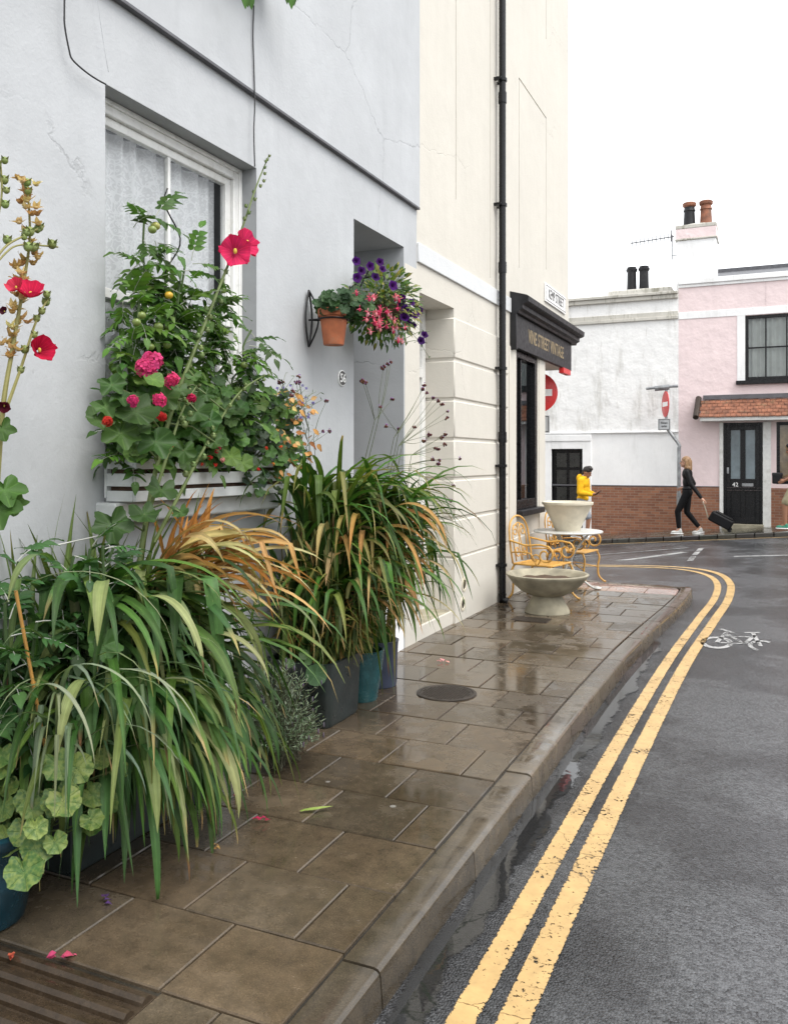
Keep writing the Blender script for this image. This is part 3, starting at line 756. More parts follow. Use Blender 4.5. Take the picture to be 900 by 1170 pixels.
# ---- shop sign with cornice ----
ss = thing('shop_sign', 'black shop fascia with gold lettering under a moulded cornice', 'shop sign', (WX, 11.2, 2.95))
FX = WX+.06
m = MB(); m.box(WX+.003, FX, 9.76, 12.72, 2.93, 3.33); m.build('fascia', M['blackw'], ss, bevel=.006)
m = MB()
prof = [(0, 3.33), (.10, 3.33), (.11, 3.36), (.15, 3.38), (.15, 3.43), (.20, 3.445), (.22, 3.46), (.225, 3.52), (.20, 3.535), (0, 3.59)]
m.prism([(WX+.003+a, 9.70, z) for a, z in prof], (0, 3.16, 0)); m.build('cornice', M['blackw'], ss, smooth=False)
m = MB(); m.box(WX+.004, FX+.02, 9.70, 9.758, 2.90, 3.33); m.build('bracket', M['blackw'], ss, bevel=.006)
m = MB(); m.box(WX+.004, FX+.015, 12.15, 12.6, 2.85, 2.928); m.build('red_panel', M['red'], ss, bevel=.004)
text('lettering', 'VINE STREET VINTAGE', .235, M['gold'], frame((FX+.001, 11.25, 3.13), (0, 1, 0), (1, 0, 0)), ss, sx=.80, bold=.003)
ns = thing('street_name_sign', 'white street nameplate with black letters above the shop fascia', 'street sign', (WX, 11.95, 3.83))
m = MB(); m.box(WX+.002, WX+.022, 11.32, 12.52, 3.75, 4.0); m.build('plate', M['signw'], ns, bevel=.004)
m = MB(); a, b, c, d, wd = 11.345, 12.495, 3.772, 3.978, .010
m.box(WX+.022, WX+.024, a, b, c, c+wd); m.box(WX+.022, WX+.024, a, b, d-wd, d); m.box(WX+.022, WX+.024, a, a+wd, c+wd, d-wd); m.box(WX+.022, WX+.024, b-wd, b, c+wd, d-wd); m.build('border', M['signk'], ns, smooth=False)
text('lettering', 'KEMP STREET', .19, M['signk'], frame((WX+.0235, 11.92, 3.875), (0, 1, 0), (1, 0, 0)), ns, sx=.80, bold=0)
hn = thing('house_number', 'round black plate with white 56 beside the doorway', 'house number', pw(390, 432))
c0 = pw(390, 432, WX+.001); Mx = frame(c0, (0, 1, 0), (1, 0, 0))
m = MB(); m.M = Mx; m.lathe([(.058, 0), (.058, .008), (.055, .010), (.001, .010)], n=36, cap=False); m.build('rim', M['signw'], hn)
m = MB(); m.M = Mx; m.lathe([(.052, .010), (.051, .012), (.001, .0125)], n=36, cap=False); m.build('plate', M['signk'], hn)
text('lettering', '56', .088, M['signw'], Mx @ Matrix.Translation((0, -.003, .0135)), hn, sx=.95, bold=.001)

# ---- far white house ----
FY = 20.8
def ffacade(mb, x0, x1, z0, z1, holes, Y=FY):
    mm = MB(); facade(mm, 0, x0, x1, z0, z1, holes)
    mb.add([(p[1], Y-p[0], p[2]) for p in mm.v], mm.f)
XB = -2.105
wh = thing('white_house', 'stained white rendered house with a brick base across the junction', 'house', (-5, FY, -.3))
m = MB(); ffacade(m, -13, XB, 2.25, 5.5, []); m.quad((-13, FY, 5.5), (XB, FY, 5.5), (XB, 27, 5.5), (-13, 27, 5.5)); m.quad((-13, 27, -2), (-13, 27, 5.5), (XB, 27, 5.5), (XB, 27, -2)); m.quad((-13, FY, -2), (-13, FY, 5.5), (-13, 27, 5.5), (-13, 27, -2))
m.build('wall', M['farwhite'], wh, smooth=False)
m = MB(); ffacade(m, -13, XB, .96, 2.25, [(-5.1, -4.33, .5, 1.86, .2)]); ffacade(m, -5.3, -4.12, -1.5, .96, [(-5.1, -4.33, -1.5, 1.9, .2)]) ; m.build('lower_wall', M['farplain'], wh, smooth=False)
m = MB(); m.box(-13, -5.3, FY-.03, FY+.05, -2, .955); m.box(-4.12, XB, FY-.03, FY+.05, -2, .955); m.build('brick_base', M['brick'], wh, smooth=False)
m = MB(); m.box(-13, XB, FY-.035, FY+.04, .957, .985); m.build('brick_capping', M['lead'], wh, bevel=.004)
m = MB(); m.box(-13, XB, FY-.05, FY+.01, 2.235, 2.265); m.build('string_course', M['farplain'], wh, bevel=.004)
m = MB(); m.box(-13, XB-.01, FY-.05, FY+.01, 4.89, 4.97); m.box(-13, XB-.01, FY-.02, FY+.01, 4.97, 5.08); m.build('string_course', M['cope'], wh, bevel=.01)
m = MB(); m.box(-13, XB-.005, FY-.11, FY+.3, 5.47, 5.54); m.box(-13, XB-.01, FY-.07, FY+.01, 5.37, 5.47); m.build('parapet_coping', M['cope'], wh, bevel=.012)
m = MB(); m.box(-5.32, -5.1, FY-.06, FY+.02, -1.2, 2.05); m.box(-4.33, -4.12, FY-.06, FY+.02, -1.2, 2.05); m.box(-5.32, -4.12, FY-.08, FY+.02, 2.05, 2.20); m.box(-5.1, -4.33, FY-.06, FY+.02, 1.86, 2.05); m.build('door_surround', M['farplain'], wh, bevel=.008)
m = MB(); m.box(-5.1, -4.33, FY+.1, FY+.14, -1, 1.87); wd_ = m.build('door', M['black'], wh, bevel=.004)
m = MB()
for i in range(4):
    for x in (-5.0, -4.68): m.box(x, x+.25, FY+.09, FY+.1, .15+i*.42, .50+i*.42)
m.build('pane', M['darkglass'], wd_, smooth=False)
m = MB(); m.box(-3.9, -2.35, FY+.9, FY+1.5, 5.4, 5.85); stk = m.build('chimney', M['cope'], wh, bevel=.04)
for u in (721.5, 735.5):
    x = pf(u, 320, FY+1.2).x
    m = MB(); z0 = 5.83; m.lathe([(.125, 0), (.115, .2), (.11, .5), (.135, .52), (.14, .57), (.115, .585), (.115, .62), (.09, .62), (.09, .3)], (x, FY+1.2, z0), 20, cap=False); m.build('chimney_pot', M['blackw'], stk)

# ---- far pink house ----
ph = thing('pink_house', 'pink rendered house with black front door and tiled porch roof', 'house', (0, FY, 0))
XE = 5.5; PWX0, PWX1 = -.667, .62
m = MB(); ffacade(m, XB, XE, .96, 5.67, [(PWX0, PWX1, 3.38, 4.86, .14), (-1.13, -.30, .9, 2.44, .16), (-.02, 1.2, 1.05, 2.44, .16)])
ffacade(m, XB, XE, -1, .96, [(-1.13, -.30, -1, .96, .16)])
m.quad((XB, 27, -2), (XB, 27, 5.7), (XE, 27, 5.7), (XE, 27, -2)); m.quad((XE, FY, -2), (XE, 27, -2), (XE, 27, 5.7), (XE, FY, 5.7))
m.build('wall', M['pink'], ph, smooth=False)
m = MB(); m.box(XB, XE, FY-.06, FY+.3, 5.67, 5.79); m.box(XB, XE, FY-.03, FY+.01, 5.60, 5.67); m.build('parapet_coping', M['farplain'], ph, bevel=.01)
m = MB(); m.box(XB, XE, FY-.014, FY+.01, 4.87, 5.03); m.box(-.836, PWX0, FY-.014, FY+.01, 3.30, 4.87); m.build('white_band', M['farplain'], ph, bevel=.004)
m = MB(); m.box(-1.10+.86, -1.10+.8605, FY-.006, FY, 5.03, 5.6); m.build('joint', M['lead'], ph)
m = MB(); m.box(XB, -1.21, FY-.03, FY+.05, -1.5, .96); m.box(-.13, -.02, FY-.03, FY+.05, -1.5, .96); m.box(-.02, XE, FY-.03, FY+.05, -1.5, .96); m.build('brick_base', M['brick'], ph, smooth=False)
m = MB(); m.box(XB, -1.21, FY-.035, FY+.04, .962, .985); m.build('brick_capping', M['lead'], ph, bevel=.004)
m = MB(); m.quad((XB, FY+.3, 5.75), (XE, FY+.3, 5.75), (XE, 24, 6.55), (XB, 24, 6.55)); m.quad((XB, 24, 6.55), (XE, 24, 6.55), (XE, 27, 5.7), (XB, 27, 5.7)); m.add([(XB, FY+.3, 5.75), (XB, 24, 6.55), (XB, 27, 5.7)], [(0, 1, 2)]); m.box(XB, XE, 23.9, 24.1, 6.5, 6.62); m.build('roof', M['slate'], ph, smooth=False)
# upstairs window
def casement(par, x0, x1, z0, z1, Y, cols, rows, frm, curtain=True):
    f = MB(); fw = .07
    f.box(x0, x0+fw, Y, Y+.06, z0, z1); f.box(x1-fw, x1, Y, Y+.06, z0, z1); f.box(x0+fw, x1-fw, Y+.001, Y+.06, z1-fw, z1); f.box(x0+fw, x1-fw, Y+.001, Y+.06, z0, z0+fw)
    for i in range(1, cols): xx = x0+(x1-x0)*i/cols; f.box(xx-.016, xx+.016, Y+.008, Y+.05, z0+fw, z1-fw)
    for i in range(1, rows): zz = z0+(z1-z0)*i/rows; f.box(x0+fw, x1-fw, Y+.01, Y+.048, zz-.016, zz+.016)
    wn = f.build('window', M[frm], par, bevel=.004)
    q = MB(); q.quad((x0+fw, Y+.03, z0+fw), (x1-fw, Y+.03, z0+fw), (x1-fw, Y+.03, z1-fw), (x0+fw, Y+.03, z1-fw)); q.build('pane', M['glass'], wn, smooth=False)
    if curtain:
        n = 60; vs = []
        for zz in (z0+.02, z1-.05):
            for i in range(n+1): vs.append((x0+.07+(x1-x0-.14)*i/n, Y+.14+.03*math.sin(i*.9+.7*math.sin(i*.31)), zz))
        c = MB(); c.add(vs, [(i, i+1, n+2+i, n+1+i) for i in range(n)]); c.build('curtain', M['curt'], wn, ang=180)
    return wn
M['curt'] = simple('pale_curtain', (.52, .55, .52), .9, var=.12, scale=4)
casement(ph, PWX0, PWX1, 3.40, 4.86, FY+.04, 3, 2, 'black')
m = MB(); m.box(PWX0-.19, PWX1+.1, FY-.10, FY+.05, 3.30, 3.385); m.build('window_sill', M['black'], ph, bevel=.006)
# porch canopy
cn = MB(); n = 26; x0, x1 = -1.66, 5.0
for r_ in range(5):
    t0, t1 = r_/5, (r_+1)/5+.03
    for i in range(60):
        xa = x0+.02+i*.115+(.057 if r_ % 2 else 0); xb = xa+.108
        ya, yb = FY-.52+.50*t0, FY-.52+.50*t1; za, zb = 2.56+.40*t0+.012, 2.56+.40*t1-.006
        dz = uni(-.006, .006); cn.col = (0, 0, 0)
        cn.add([(xa, ya, za+dz), (xb, ya, za+dz), (xb, yb, zb+dz), (xa, yb, zb+dz), (xa, ya, za+dz-.022), (xb, ya, za+dz-.022), (xb, yb, zb+dz-.022), (xa, yb, zb+dz-.022)], [(0,1,2,3),(4,5,1,0),(5,6,2,1),(7,4,0,3)])
can = cn.build('porch_roof', M['tilered'], ph, smooth=False)
m = MB(); m.tube([(x0-.02, FY-.56, 2.55), (x0+.0, FY-.02, 3.02)], .065, 10); m.build('verge_tile', M['castiron'], can)
m = MB(); m.box(x0+.06, x1, FY-.48, FY, 2.47, 2.55); m.build('porch_soffit', M['whitep'], can, bevel=.005)
m = MB(); m.box(x0+.1, x1, FY-.04, FY+.01, 2.98, 3.08); m.build('flashing', M['lead'], can, bevel=.005)
# front door
m = MB(); m.box(-1.21, -1.13, FY-.05, FY+.02, -.5, 2.45); m.box(-.30, -.13, FY-.05, FY+.02, -.5, 2.45); m.build('door_surround', M['whitep'], ph, bevel=.006)
DX0, DX1, DZ0, DZt = -1.13, -.30, .14, 2.44
m = MB(); Yd = FY+.03
m.box(DX0, DX0+.06, Yd-.02, Yd+.05, DZ0, DZt); m.box(DX1-.06, DX1, Yd-.02, Yd+.05, DZ0, DZt); m.box(DX0+.06, DX1-.06, Yd-.019, Yd+.05, DZt-.07, DZt); m.build('door_frame', M['black'], ph, bevel=.004)
m = MB(); a, b = DX0+.06, DX1-.06; mid = (a+b)/2
m.box(a, a+.1, Yd, Yd+.04, DZ0, DZt-.07); m.box(b-.1, b, Yd, Yd+.04, DZ0, DZt-.07); m.box(mid-.055, mid+.055, Yd, Yd+.04, DZ0+.14, DZt-.17); m.box(a+.1, b-.1, Yd+.0005, Yd+.04, DZt-.17, DZt-.07); m.box(a+.1, b-.1, Yd+.0005, Yd+.04, DZ0, DZ0+.14); m.box(a+.1, b-.1, Yd-.0005, Yd+.04, .90, 1.16)
m.box(a+.1, b-.1, Yd+.02, Yd+.035, DZ0+.14, .9)
fd = m.build('door', M['black'], ph, bevel=.006)
for xx in (a+.1, mid+.055):
    m = MB(); ww = mid-.055-a-.1; m.quad((xx, Yd+.02, 1.16), (xx+ww, Yd+.02, 1.16), (xx+ww, Yd+.02, DZt-.17), (xx, Yd+.02, DZt-.17)); m.build('pane', M['frost'] if 'frost' in M else M.setdefault('frost', simple('frosted_glass', (.16, .20, .22), .12, var=.3, scale=3, bump=.1)), fd, smooth=False)
m = MB(); m.box(mid-.02, mid+.22, Yd-.012, Yd+.001, .99, 1.06); m.build('letter_box', M['galv'], fd, bevel=.003)
text('number', '42', .13, M['signw'], frame((mid-.16, Yd-.002, 1.025), (1, 0, 0), (0, -1, 0)), fd)
m = MB(); m.box(a+.015, a+.06, Yd-.03, Yd, 1.28, 1.42); m.build('lock', M['galv'], fd, bevel=.004)
m = MB(); m.box(DX0-.02, DX1+.02, FY-.15, FY+.1, -.2, .135); m.build('doorstep', M['concrete'], ph, bevel=.008)
casement(ph, -.02, 1.2, 1.05, 2.44, FY+.04, 2, 1, 'black', False)
m = MB(); m.box(-.02, 1.2, FY+.16, FY+.19, 1.05, 2.44); m.build('blind', M['roomwall'], ph)
# chimney
m = MB(); cx0, cx1 = -2.16, -1.29; m.box(cx0, cx1, FY+.05, FY+.75, 5.3, 6.72); stk = m.build('chimney', M['farplain'], ph, bevel=.012)
m = MB(); m.box(cx0-.03, cx1+.03, FY+.02, FY+.78, 6.72, 6.76); m.box(cx0-.015, cx1+.015, FY+.035, FY+.765, 6.99, 7.08); m.build('chimney_cap', M['cope'], stk, bevel=.012)
m = MB(); m.box(cx0-.01, cx1+.01, FY+.04, FY+.76, 6.76, 6.99); m.build('chimney_neck', M['pink'], stk, bevel=.01)
m = MB(); m.ell(((cx0+cx1)/2, FY+.4, 7.07), (.40, .3, .09)); m.build('flaunching', M['cope'], stk)
pot = [(.15, 0), (.135, .1), (.12, .36), (.14, .38), (.125, .42), (.115, .47), (.15, .50), (.155, .56), (.13, .58), (.10, .58), (.10, .2)]
for x, mm in ((-1.90, 'blackw'), (-1.53, 'tilered')):
    m = MB(); m.lathe(pot[:6], (x, FY+.4, 7.1), 24, cap=False); po = m.build('chimney_pot', M[mm], stk)
    m = MB(); m.lathe(pot[5:], (x, FY+.4, 7.1), 24, cap=False); m.build('pot_rim', M['tilered'], po)
ta = thing('tv_aerial', 'thin metal television aerial fixed to the pink chimney', 'aerial', (cx0, FY+.3, 6.5))
m = MB(); ax = cx0-.12
m.tube([(ax, FY+.3, 6.35), (ax, FY+.3, 6.95)], .014, 6); m.tube([(ax, FY+.3, 6.45), (cx0+.02, FY+.3, 6.45)], .012, 6); m.build('mast', M['galv'], ta)
m = MB(); m.tube([(ax+.05, FY+.3, 6.9), (ax-.95, FY+.22, 6.82)], .014, 6); m.build('boom', M['lead'], ta)
for i in range(10):
    x = ax-.08-i*.093; z = 6.9-.008*i; m = MB(); m.tube([(x, FY+.28, z-.085), (x, FY+.28, z+.085)], .008, 5); m.build('element', M['lead'], ta)
m = MB(); m.tube([(ax-.02, FY+.28, 6.78), (ax-.02, FY+.28, 7.05)], .014, 5); m.build('reflector', M['lead'], ta)

# ---- houses opposite, out of the frame, mirrored in glass and wet stone, kept low for brighter facades ----
for i in range(3):
    y0 = -6+i*7.5
    oh = thing('terraced_house', 'plain rendered house opposite, out of view', 'house', (7, y0+3.7, 0), 0, 'houses out of view across the street')
    mm = MB(); hl = [(-7.2-y0+0, 0, 0, 0, 0)]
    hl = [(y0+1, y0+2.2, 1.1, 2.6, .2, 1), (y0+5, y0+6.2, 1.1, 2.6, .2, 1), (y0+3.1, y0+4.1, 0, 2.4, .3, 1)]
    facade(mm, 0, y0, y0+7.48, -.3, 3.1, hl)
    m = MB(); m.add([(7-p[0], p[1], p[2]) for p in mm.v], mm.f); m.quad((7, y0, 3.1), (7, y0+7.48, 3.1), (12, y0+7.48, 3.1), (12, y0, 3.1)); m.quad((7, y0, -.3), (12, y0, -.3), (12, y0, 3.1), (7, y0, 3.1)); m.quad((7, y0+7.48, -.3), (12, y0+7.48, -.3), (12, y0+7.48, 3.1), (7, y0+7.48, 3.1))
    m.build('wall', M['opp'], oh, smooth=False)
    for h in hl:
        m = MB(); m.box(7+h[4]-.06, 7+h[4]-.01, h[0], h[1], h[2], h[3]); m.build('door' if h[2] == 0 else 'window', M['black'], oh)
# ================= plant kit =================
G = (.045, .105, .018); GD = (.022, .055, .011); GB = (.055, .115, .06); GY = (.22, .20, .05); TAN = (.40, .27, .12); OR = (.42, .19, .06); PALE = (.40, .37, .19); BRN = (.13, .065, .03)
def up(v): return V(v).normalized()
def strap(mb, base, az, L, W, th0, th1, pw_=1.5, c0=G, c1=G, cm=None, n=12, fold=.22, twist=0, daz=0, kink=None, kth=-80, wmax=.35, notch=0):
    p = V(base); sg = L/n; vs = []; cs = []; us = []; sd = uni(0, 1); brown = L > .35 and rnd.random() < .24; ja = 0; bt = uni(.86, .96); bc = jit(rnd.choice([(.26, .18, .08), BRN, (.30, .24, .10)]), .3)
    for i in range(n+1):
        t = i/n
        th = th0+(th1-th0)*t**pw_
        ja += uni(-2.2, 2.2); th += ja
        if kink and t > kink: th = kth+(th-kth)*.12
        th = R(th); a = az+daz*t
        d = V((math.cos(th)*math.cos(a), math.cos(th)*math.sin(a), math.sin(th)))
        s = V((-math.sin(a), math.cos(a), 0)); s = Matrix.Rotation(twist*t, 3, d) @ s
        nr = d.cross(s)
        w = W*(min(1, .45+.55*t/wmax) if t < wmax else max(.03, 1-((t-wmax)/(1-wmax))**2.2))
        fo = fold*w*(1-.5*t)
        if i == n: w = W*.02
        c = lerp(c0, c1, t) if cm is None else (lerp(c0, cm, min(1, t*2)) if t < .5 else lerp(cm, c1, t*2-1))
        vs += [p-s*w*.5, p-s*w*.25-nr*fo*.6, p-nr*fo, p+s*w*.25-nr*fo*.6, p+s*w*.5]
        if brown and t > bt: c = bc
        lt = tuple(min(1, x*1.35) for x in c)
        cs += [c, c, lt, c, c]; us += [(0, t*L*3, sd), (.25, t*L*3, sd), (.5, t*L*3, sd), (.75, t*L*3, sd), (1, t*L*3, sd)]
        p = p+d*sg
        if p.z < .012: p.z = .012+.004*uni(0, 1)
    mb.add(vs, [(i*5+k, i*5+k+1, i*5+k+6, i*5+k+5) for i in range(n) for k in range(4)], cs, us)
    return p
LANCE = [(0, .06), (.2, .7), (.45, 1), (.7, .72), (.9, .28), (1, .02)]
OVATE = [(0, .1), (.15, .75), (.35, 1), (.6, .8), (.85, .35), (1, .02)]
def leaf(mb, pos, d, nr, L, W, prof=OVATE, bend=.3, fold=.15, col=G, wob=0):
    d = up(d); nr = V(nr); nr = (nr-d*nr.dot(d))
    nr = nr.normalized() if nr.length > 1e-5 else d.orthogonal().normalized()
    s = nr.cross(d); vs = []; us = []; cs = []; n = len(prof); sd = uni(0, 1)
    for t, w in prof:
        c = V(pos)+d*L*t-nr*bend*L*t*t
        wo = nr*wob*L*math.sin(t*9+sd*9)
        vs += [c-s*W*w*.5+nr*fold*W*w*.5+wo, c, c+s*W*w*.5+nr*fold*W*w*.5-wo]; us += [(0, t, sd), (.5, t, sd), (1, t, sd)]
        cs += [col, tuple(min(1, x*1.25) for x in col), col]
    mb.add(vs, [(i*3+k, i*3+k+1, i*3+k+4, i*3+k+3) for i in range(n-1) for k in (0, 1)], cs, us)
def lobed(mb, pos, nr, d, r, lobes=5, depth=.25, cup=.15, col=G, ruff=.06, K=None, notch=.55, edge=None):
    """round or lobed leaf: petiole joint at pos, blade spreading along d, facing nr"""
    nr = up(nr); d = V(d); d = d-nr*d.dot(nr); d = d.normalized() if d.length > 1e-5 else nr.orthogonal().normalized()
    s = nr.cross(d); K = K or lobes*5; vs = [V(pos)]; us = [(0, 0, 0)]; cs = [tuple(min(1, x*1.3) for x in col)]; ph = uni(0, 6)
    rings = (.35, .7, 1.0); ec = edge or col
    for q in rings:
        for i in range(K+1):
            a = -math.pi+2*math.pi*i/K
            rr = 1-depth*(.5+.5*math.cos(lobes*a+math.pi))*1.0 if lobes else 1
            rr *= 1-notch*max(0, (abs(a)-2.5)/.64)**1.5
            rr *= 1+.03*math.sin(23*a+ph)
            rad = r*rr*q
            z = r*(cup*q*q+ruff*math.sin(a*lobes+ph)*q*q+ruff*.6*math.sin(a*3+ph*2)*q)
            vs.append(V(pos)+d*(math.cos(a)*rad+.25*r*0)+s*math.sin(a)*rad+nr*z)
            us.append((a/6.2832+.5, q, 0)); cs.append(col if q < 1 else ec)
    W = K+1; fs = [(0, 1+i, 2+i) for i in range(K)]
    for j in range(2):
        o = 1+j*W; fs += [(o+i, o+W+i, o+W+i+1, o+i+1) for i in range(K)]
    mb.add(vs, fs, cs, us)
def compound(mb, pos, d, nr, L, col, pairs=3, w=.42):
    """tomato leaf: drooping midrib with toothed leaflets"""
    d = up(d); nr = V(nr); nr = (nr-d*nr.dot(d)).normalized(); s = nr.cross(d); p0 = V(pos)
    pt = lambda t: p0+d*L*t-nr*L*.35*t*t
    mb.tube([pt(t/5) for t in range(6)], [.0028, .0025, .002, .0018, .0014, .001], 4, False)
    for i in range(pairs):
        t = .3+.55*i/pairs
        for sg in (-1, 1):
            leaf(mb, pt(t), (d*.55+s*sg+nr*uni(-.35, .1)), nr+s*sg*-.2, L*w*uni(.75, 1.1), L*w*.5, OVATE, .35, .2, jit(col, .15), .04)
    leaf(mb, pt(.92), d-nr*.6, nr, L*w*1.15, L*w*.6, OVATE, .3, .2, jit(col, .15), .04)
def rv(a=1): 
    while 1:
        v = V((uni(-1, 1), uni(-1, 1), uni(-1, 1)))
        if .05 < v.length < 1: return v*a
def part_flower(par, name, fn):
    m = MB(); fn(m); return m.build(name, M['petal'], par, ang=180)
def hollyhock(m, c, nr, r, col, eye=(.75, .6, .12), n=5, cupf=.5):
    nr = up(nr); a0 = nr.orthogonal().normalized(); b0 = nr.cross(a0); c = V(c)
    for k in range(n):
        a = 2*math.pi*k/n+uni(-.1, .1); vs = []; cs = []; us = []; J = 8
        dirc = a0*math.cos(a)+b0*math.sin(a); sid = -a0*math.sin(a)+b0*math.cos(a)
        for q in (.08, .4, .75, 1):
            for j in range(J+1):
                f = (j/J-.5)*2; wd = .78*r*math.sin(min(1.57, q*1.7))
                rr = r*q*(1-.12*f*f*q)
                p = c+dirc*rr+sid*f*wd+nr*(r*cupf*q**1.3-.02*r*k)+nr*r*.09*math.sin(f*5+k*2)*q*q
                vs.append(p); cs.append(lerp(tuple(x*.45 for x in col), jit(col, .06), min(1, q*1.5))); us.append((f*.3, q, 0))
        W = J+1; m.add(vs, [(i*W+j, i*W+j+1, (i+1)*W+j+1, (i+1)*W+j) for i in range(3) for j in range(J)], cs, us)
    m.col = eye; m.ell(c+nr*r*.3, (r*.13, r*.13, r*.2), 8, 6)
def floret(m, c, nr, r, col, n=5):
    nr = up(nr); a0 = nr.orthogonal().normalized(); b0 = nr.cross(a0); c = V(c); o = uni(0, 6)
    for k in range(n):
        a = o+2*math.pi*k/n; d = a0*math.cos(a)+b0*math.sin(a); s = nr.cross(d)
        cc = jit(col, .14, .05)
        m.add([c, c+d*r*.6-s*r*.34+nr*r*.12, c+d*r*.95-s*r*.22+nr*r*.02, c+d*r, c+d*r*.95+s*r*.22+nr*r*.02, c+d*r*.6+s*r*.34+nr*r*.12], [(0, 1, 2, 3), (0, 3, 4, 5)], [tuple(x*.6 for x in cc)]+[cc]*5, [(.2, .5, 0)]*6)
def umbel(m, c, nr, r, col, n=16):
    nr = up(nr)
    for _ in range(n):
        d = up(nr*.45+rv()); floret(m, V(c)+d*r*uni(.6, 1), up(d+rv(.5)), min(.021, r*.55), col)
def pet(m, c, nr, r, col):      # petunia trumpet
    nr = up(nr); a0 = nr.orthogonal().normalized(); b0 = nr.cross(a0); c = V(c); vs = []; cs = []; K = 15
    for q, z, dk in ((.12, -.9, .5), (.3, -.25, .6), (.75, .0, 1), (1, .02, 1.1)):
        for k in range(K):
            a = 2*math.pi*k/K; rr = r*q*(1+.1*math.cos(5*a)*q)
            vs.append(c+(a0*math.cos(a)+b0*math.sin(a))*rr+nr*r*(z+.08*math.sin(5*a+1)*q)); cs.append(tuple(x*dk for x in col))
    m.add(vs, [(i*K+j, i*K+(j+1) % K, (i+1)*K+(j+1) % K, (i+1)*K+j) for i in range(3) for j in range(K)], cs, [(.2, .5, 0)]*len(vs))
def fuchsia(m, c, r, col, col2):
    c = V(c)
    for k in range(4):
        a = k*1.57+uni(-.3, .3); d = V((math.cos(a), math.sin(a), 0))
        leaf(m, c, d*.8+V((0, 0, uni(-.7, .3))), V((0, 0, 1)), r*1.3, r*.5, LANCE, -.2, .1, jit(col, .12))
    m.col = jit(col2, .15); m.ell(c-V((0, 0, r*.45)), (r*.36, r*.36, r*.5), 8, 6)
    m.tube([c, c+V((0, 0, r*.9))], r*.1, 4)

# ================= pots and planters =================
def lathe_pot(name, label, cat, loc, prof, mat, soilr, soilz):
    t = thing(name, label, cat, loc); c = wl(t)
    m = MB(); m.lathe(prof, c, 40, cap=False); m.add([c+V((prof[0][0]*math.cos(a), prof[0][0]*math.sin(a), .004)) for a in [2*math.pi*i/40 for i in range(40)]], [tuple(range(40))]); m.build('pot', M[mat], t, ang=50)
    m = MB(); m.lathe([(soilr, soilz), (.001, soilz+.015)], c, 32, cap=False); m.build('soil', M['soil'], t)
    return t
lathe_pot('plant_pot', 'large teal glazed pot under round mottled leaves at the near left', 'plant pot', (-2.52, 2.10, 0),
          [(.125, 0), (.14, .01), (.175, .16), (.195, .29), (.21, .30), (.215, .335), (.19, .34), (.18, .30), (.17, .26)], 'teal', .185, .29)
lathe_pot('plant_pot', 'turquoise glazed pot between the slate planter and the blue-grey pot', 'plant pot', (-2.53, 5.08, 0),
          [(.10, 0), (.105, .01), (.13, .15), (.15, .30), (.155, .33), (.14, .335), (.13, .28)], 'turq', .136, .29)
lathe_pot('plant_pot', 'blue-grey cylindrical pot nearest the white doorstep', 'plant pot', (-2.58, 5.46, 0),
          [(.12, 0), (.125, .02), (.13, .2), (.135, .30), (.14, .32), (.12, .32), (.12, .27)], 'bluegrey', .122, .28)
def slate_planter():
    t = thing('slate_planter', 'large dark slate-grey square planter holding bamboo and strap leaves', 'planter', (-2.63, 4.62, 0)); c = wl(t)
    m = MB(); n = 48
    def sq(r, z):
        out = []
        for i in range(n):
            a = 2*math.pi*i/n; e = .22
            f = lambda x: math.copysign(abs(x)**e, x)
            out.append((c.x+r*f(math.cos(a)), c.y+r*f(math.sin(a)), z))
        return out
    vs = sq(.205, 0)+sq(.215, .02)+sq(.23, .35)+sq(.235, .385)+sq(.215, .387)+sq(.21, .3)
    m.add(vs, [(i*n+j, i*n+(j+1) % n, (i+1)*n+(j+1) % n, (i+1)*n+j) for i in range(5) for j in range(n)]+[tuple(reversed(range(n)))])
    m.build('pot', M['slatepot'], t, ang=50)
    m = MB(); m.add(sq(.212, .32), [tuple(range(n))]); m.build('soil', M['soil'], t)
slate_planter()
# hidden troughs carrying the near clumps
def trough(label, x0, x1, y0, y1, h):
    t = thing('trough_planter', label, 'planter', ((x0+x1)/2, (y0+y1)/2, 0))
    m = MB(); th = .02
    m.box(x0, x1, y0, y0+th, 0, h); m.box(x0, x1, y1-th, y1, 0, h); m.box(x0, x0+th, y0+th, y1-th, 0, h); m.box(x1-th, x1, y0+th, y1-th, 0, h); m.box(x0+th, x1-th, y0+th, y1-th, 0, .02)
    m.build('trough', M['slatepot'], t, bevel=.006)
    m = MB(); m.box(x0+th, x1-th, y0+th, y1-th, h-.06, h-.04); m.build('soil', M['soil'], t)
trough('dark planting trough by the wall, almost hidden under the big drooping strap-leaf clump', -2.84, -2.46, 2.45, 3.4, .24)

# ================= big strap-leaf clump in front of the window =================
def gcol(k=.25): return jit(rnd.choice([G, GD, GD, (.05, .115, .03), (.04, .095, .03), (.03, .08, .018), (.085, .16, .03)]), k)
sc = thing('strap_leaf_clump', 'big drooping strap-leaf clump with orange dying leaves below the window', 'plant', (-2.6, 2.95, 0))
m = MB()
for i in range(260):
    b = V((uni(-2.8, -2.42), uni(2.58, 3.12), uni(.2, .36)))
    az = rnd.gauss(-.45, .6) if rnd.random() < .85 else uni(-math.pi, math.pi)
    c = gcol(); tip = lerp(c, rnd.choice([GY, PALE, c, c, c, c, c]), uni(.1, .5))
    k = uni(.4, .6) if rnd.random() < .3 else None
    L = uni(.8, 1.4)
    if b.x+L*.45*math.cos(az) > -1.95: L *= .72
    strap(m, b, az, L, uni(.034, .058), uni(66, 88), uni(-100, -66), uni(1.1, 1.7), c, tip, None, 14, uni(.1, .3), uni(-.6, .6), uni(-.3, .3), k, uni(-88, -66))
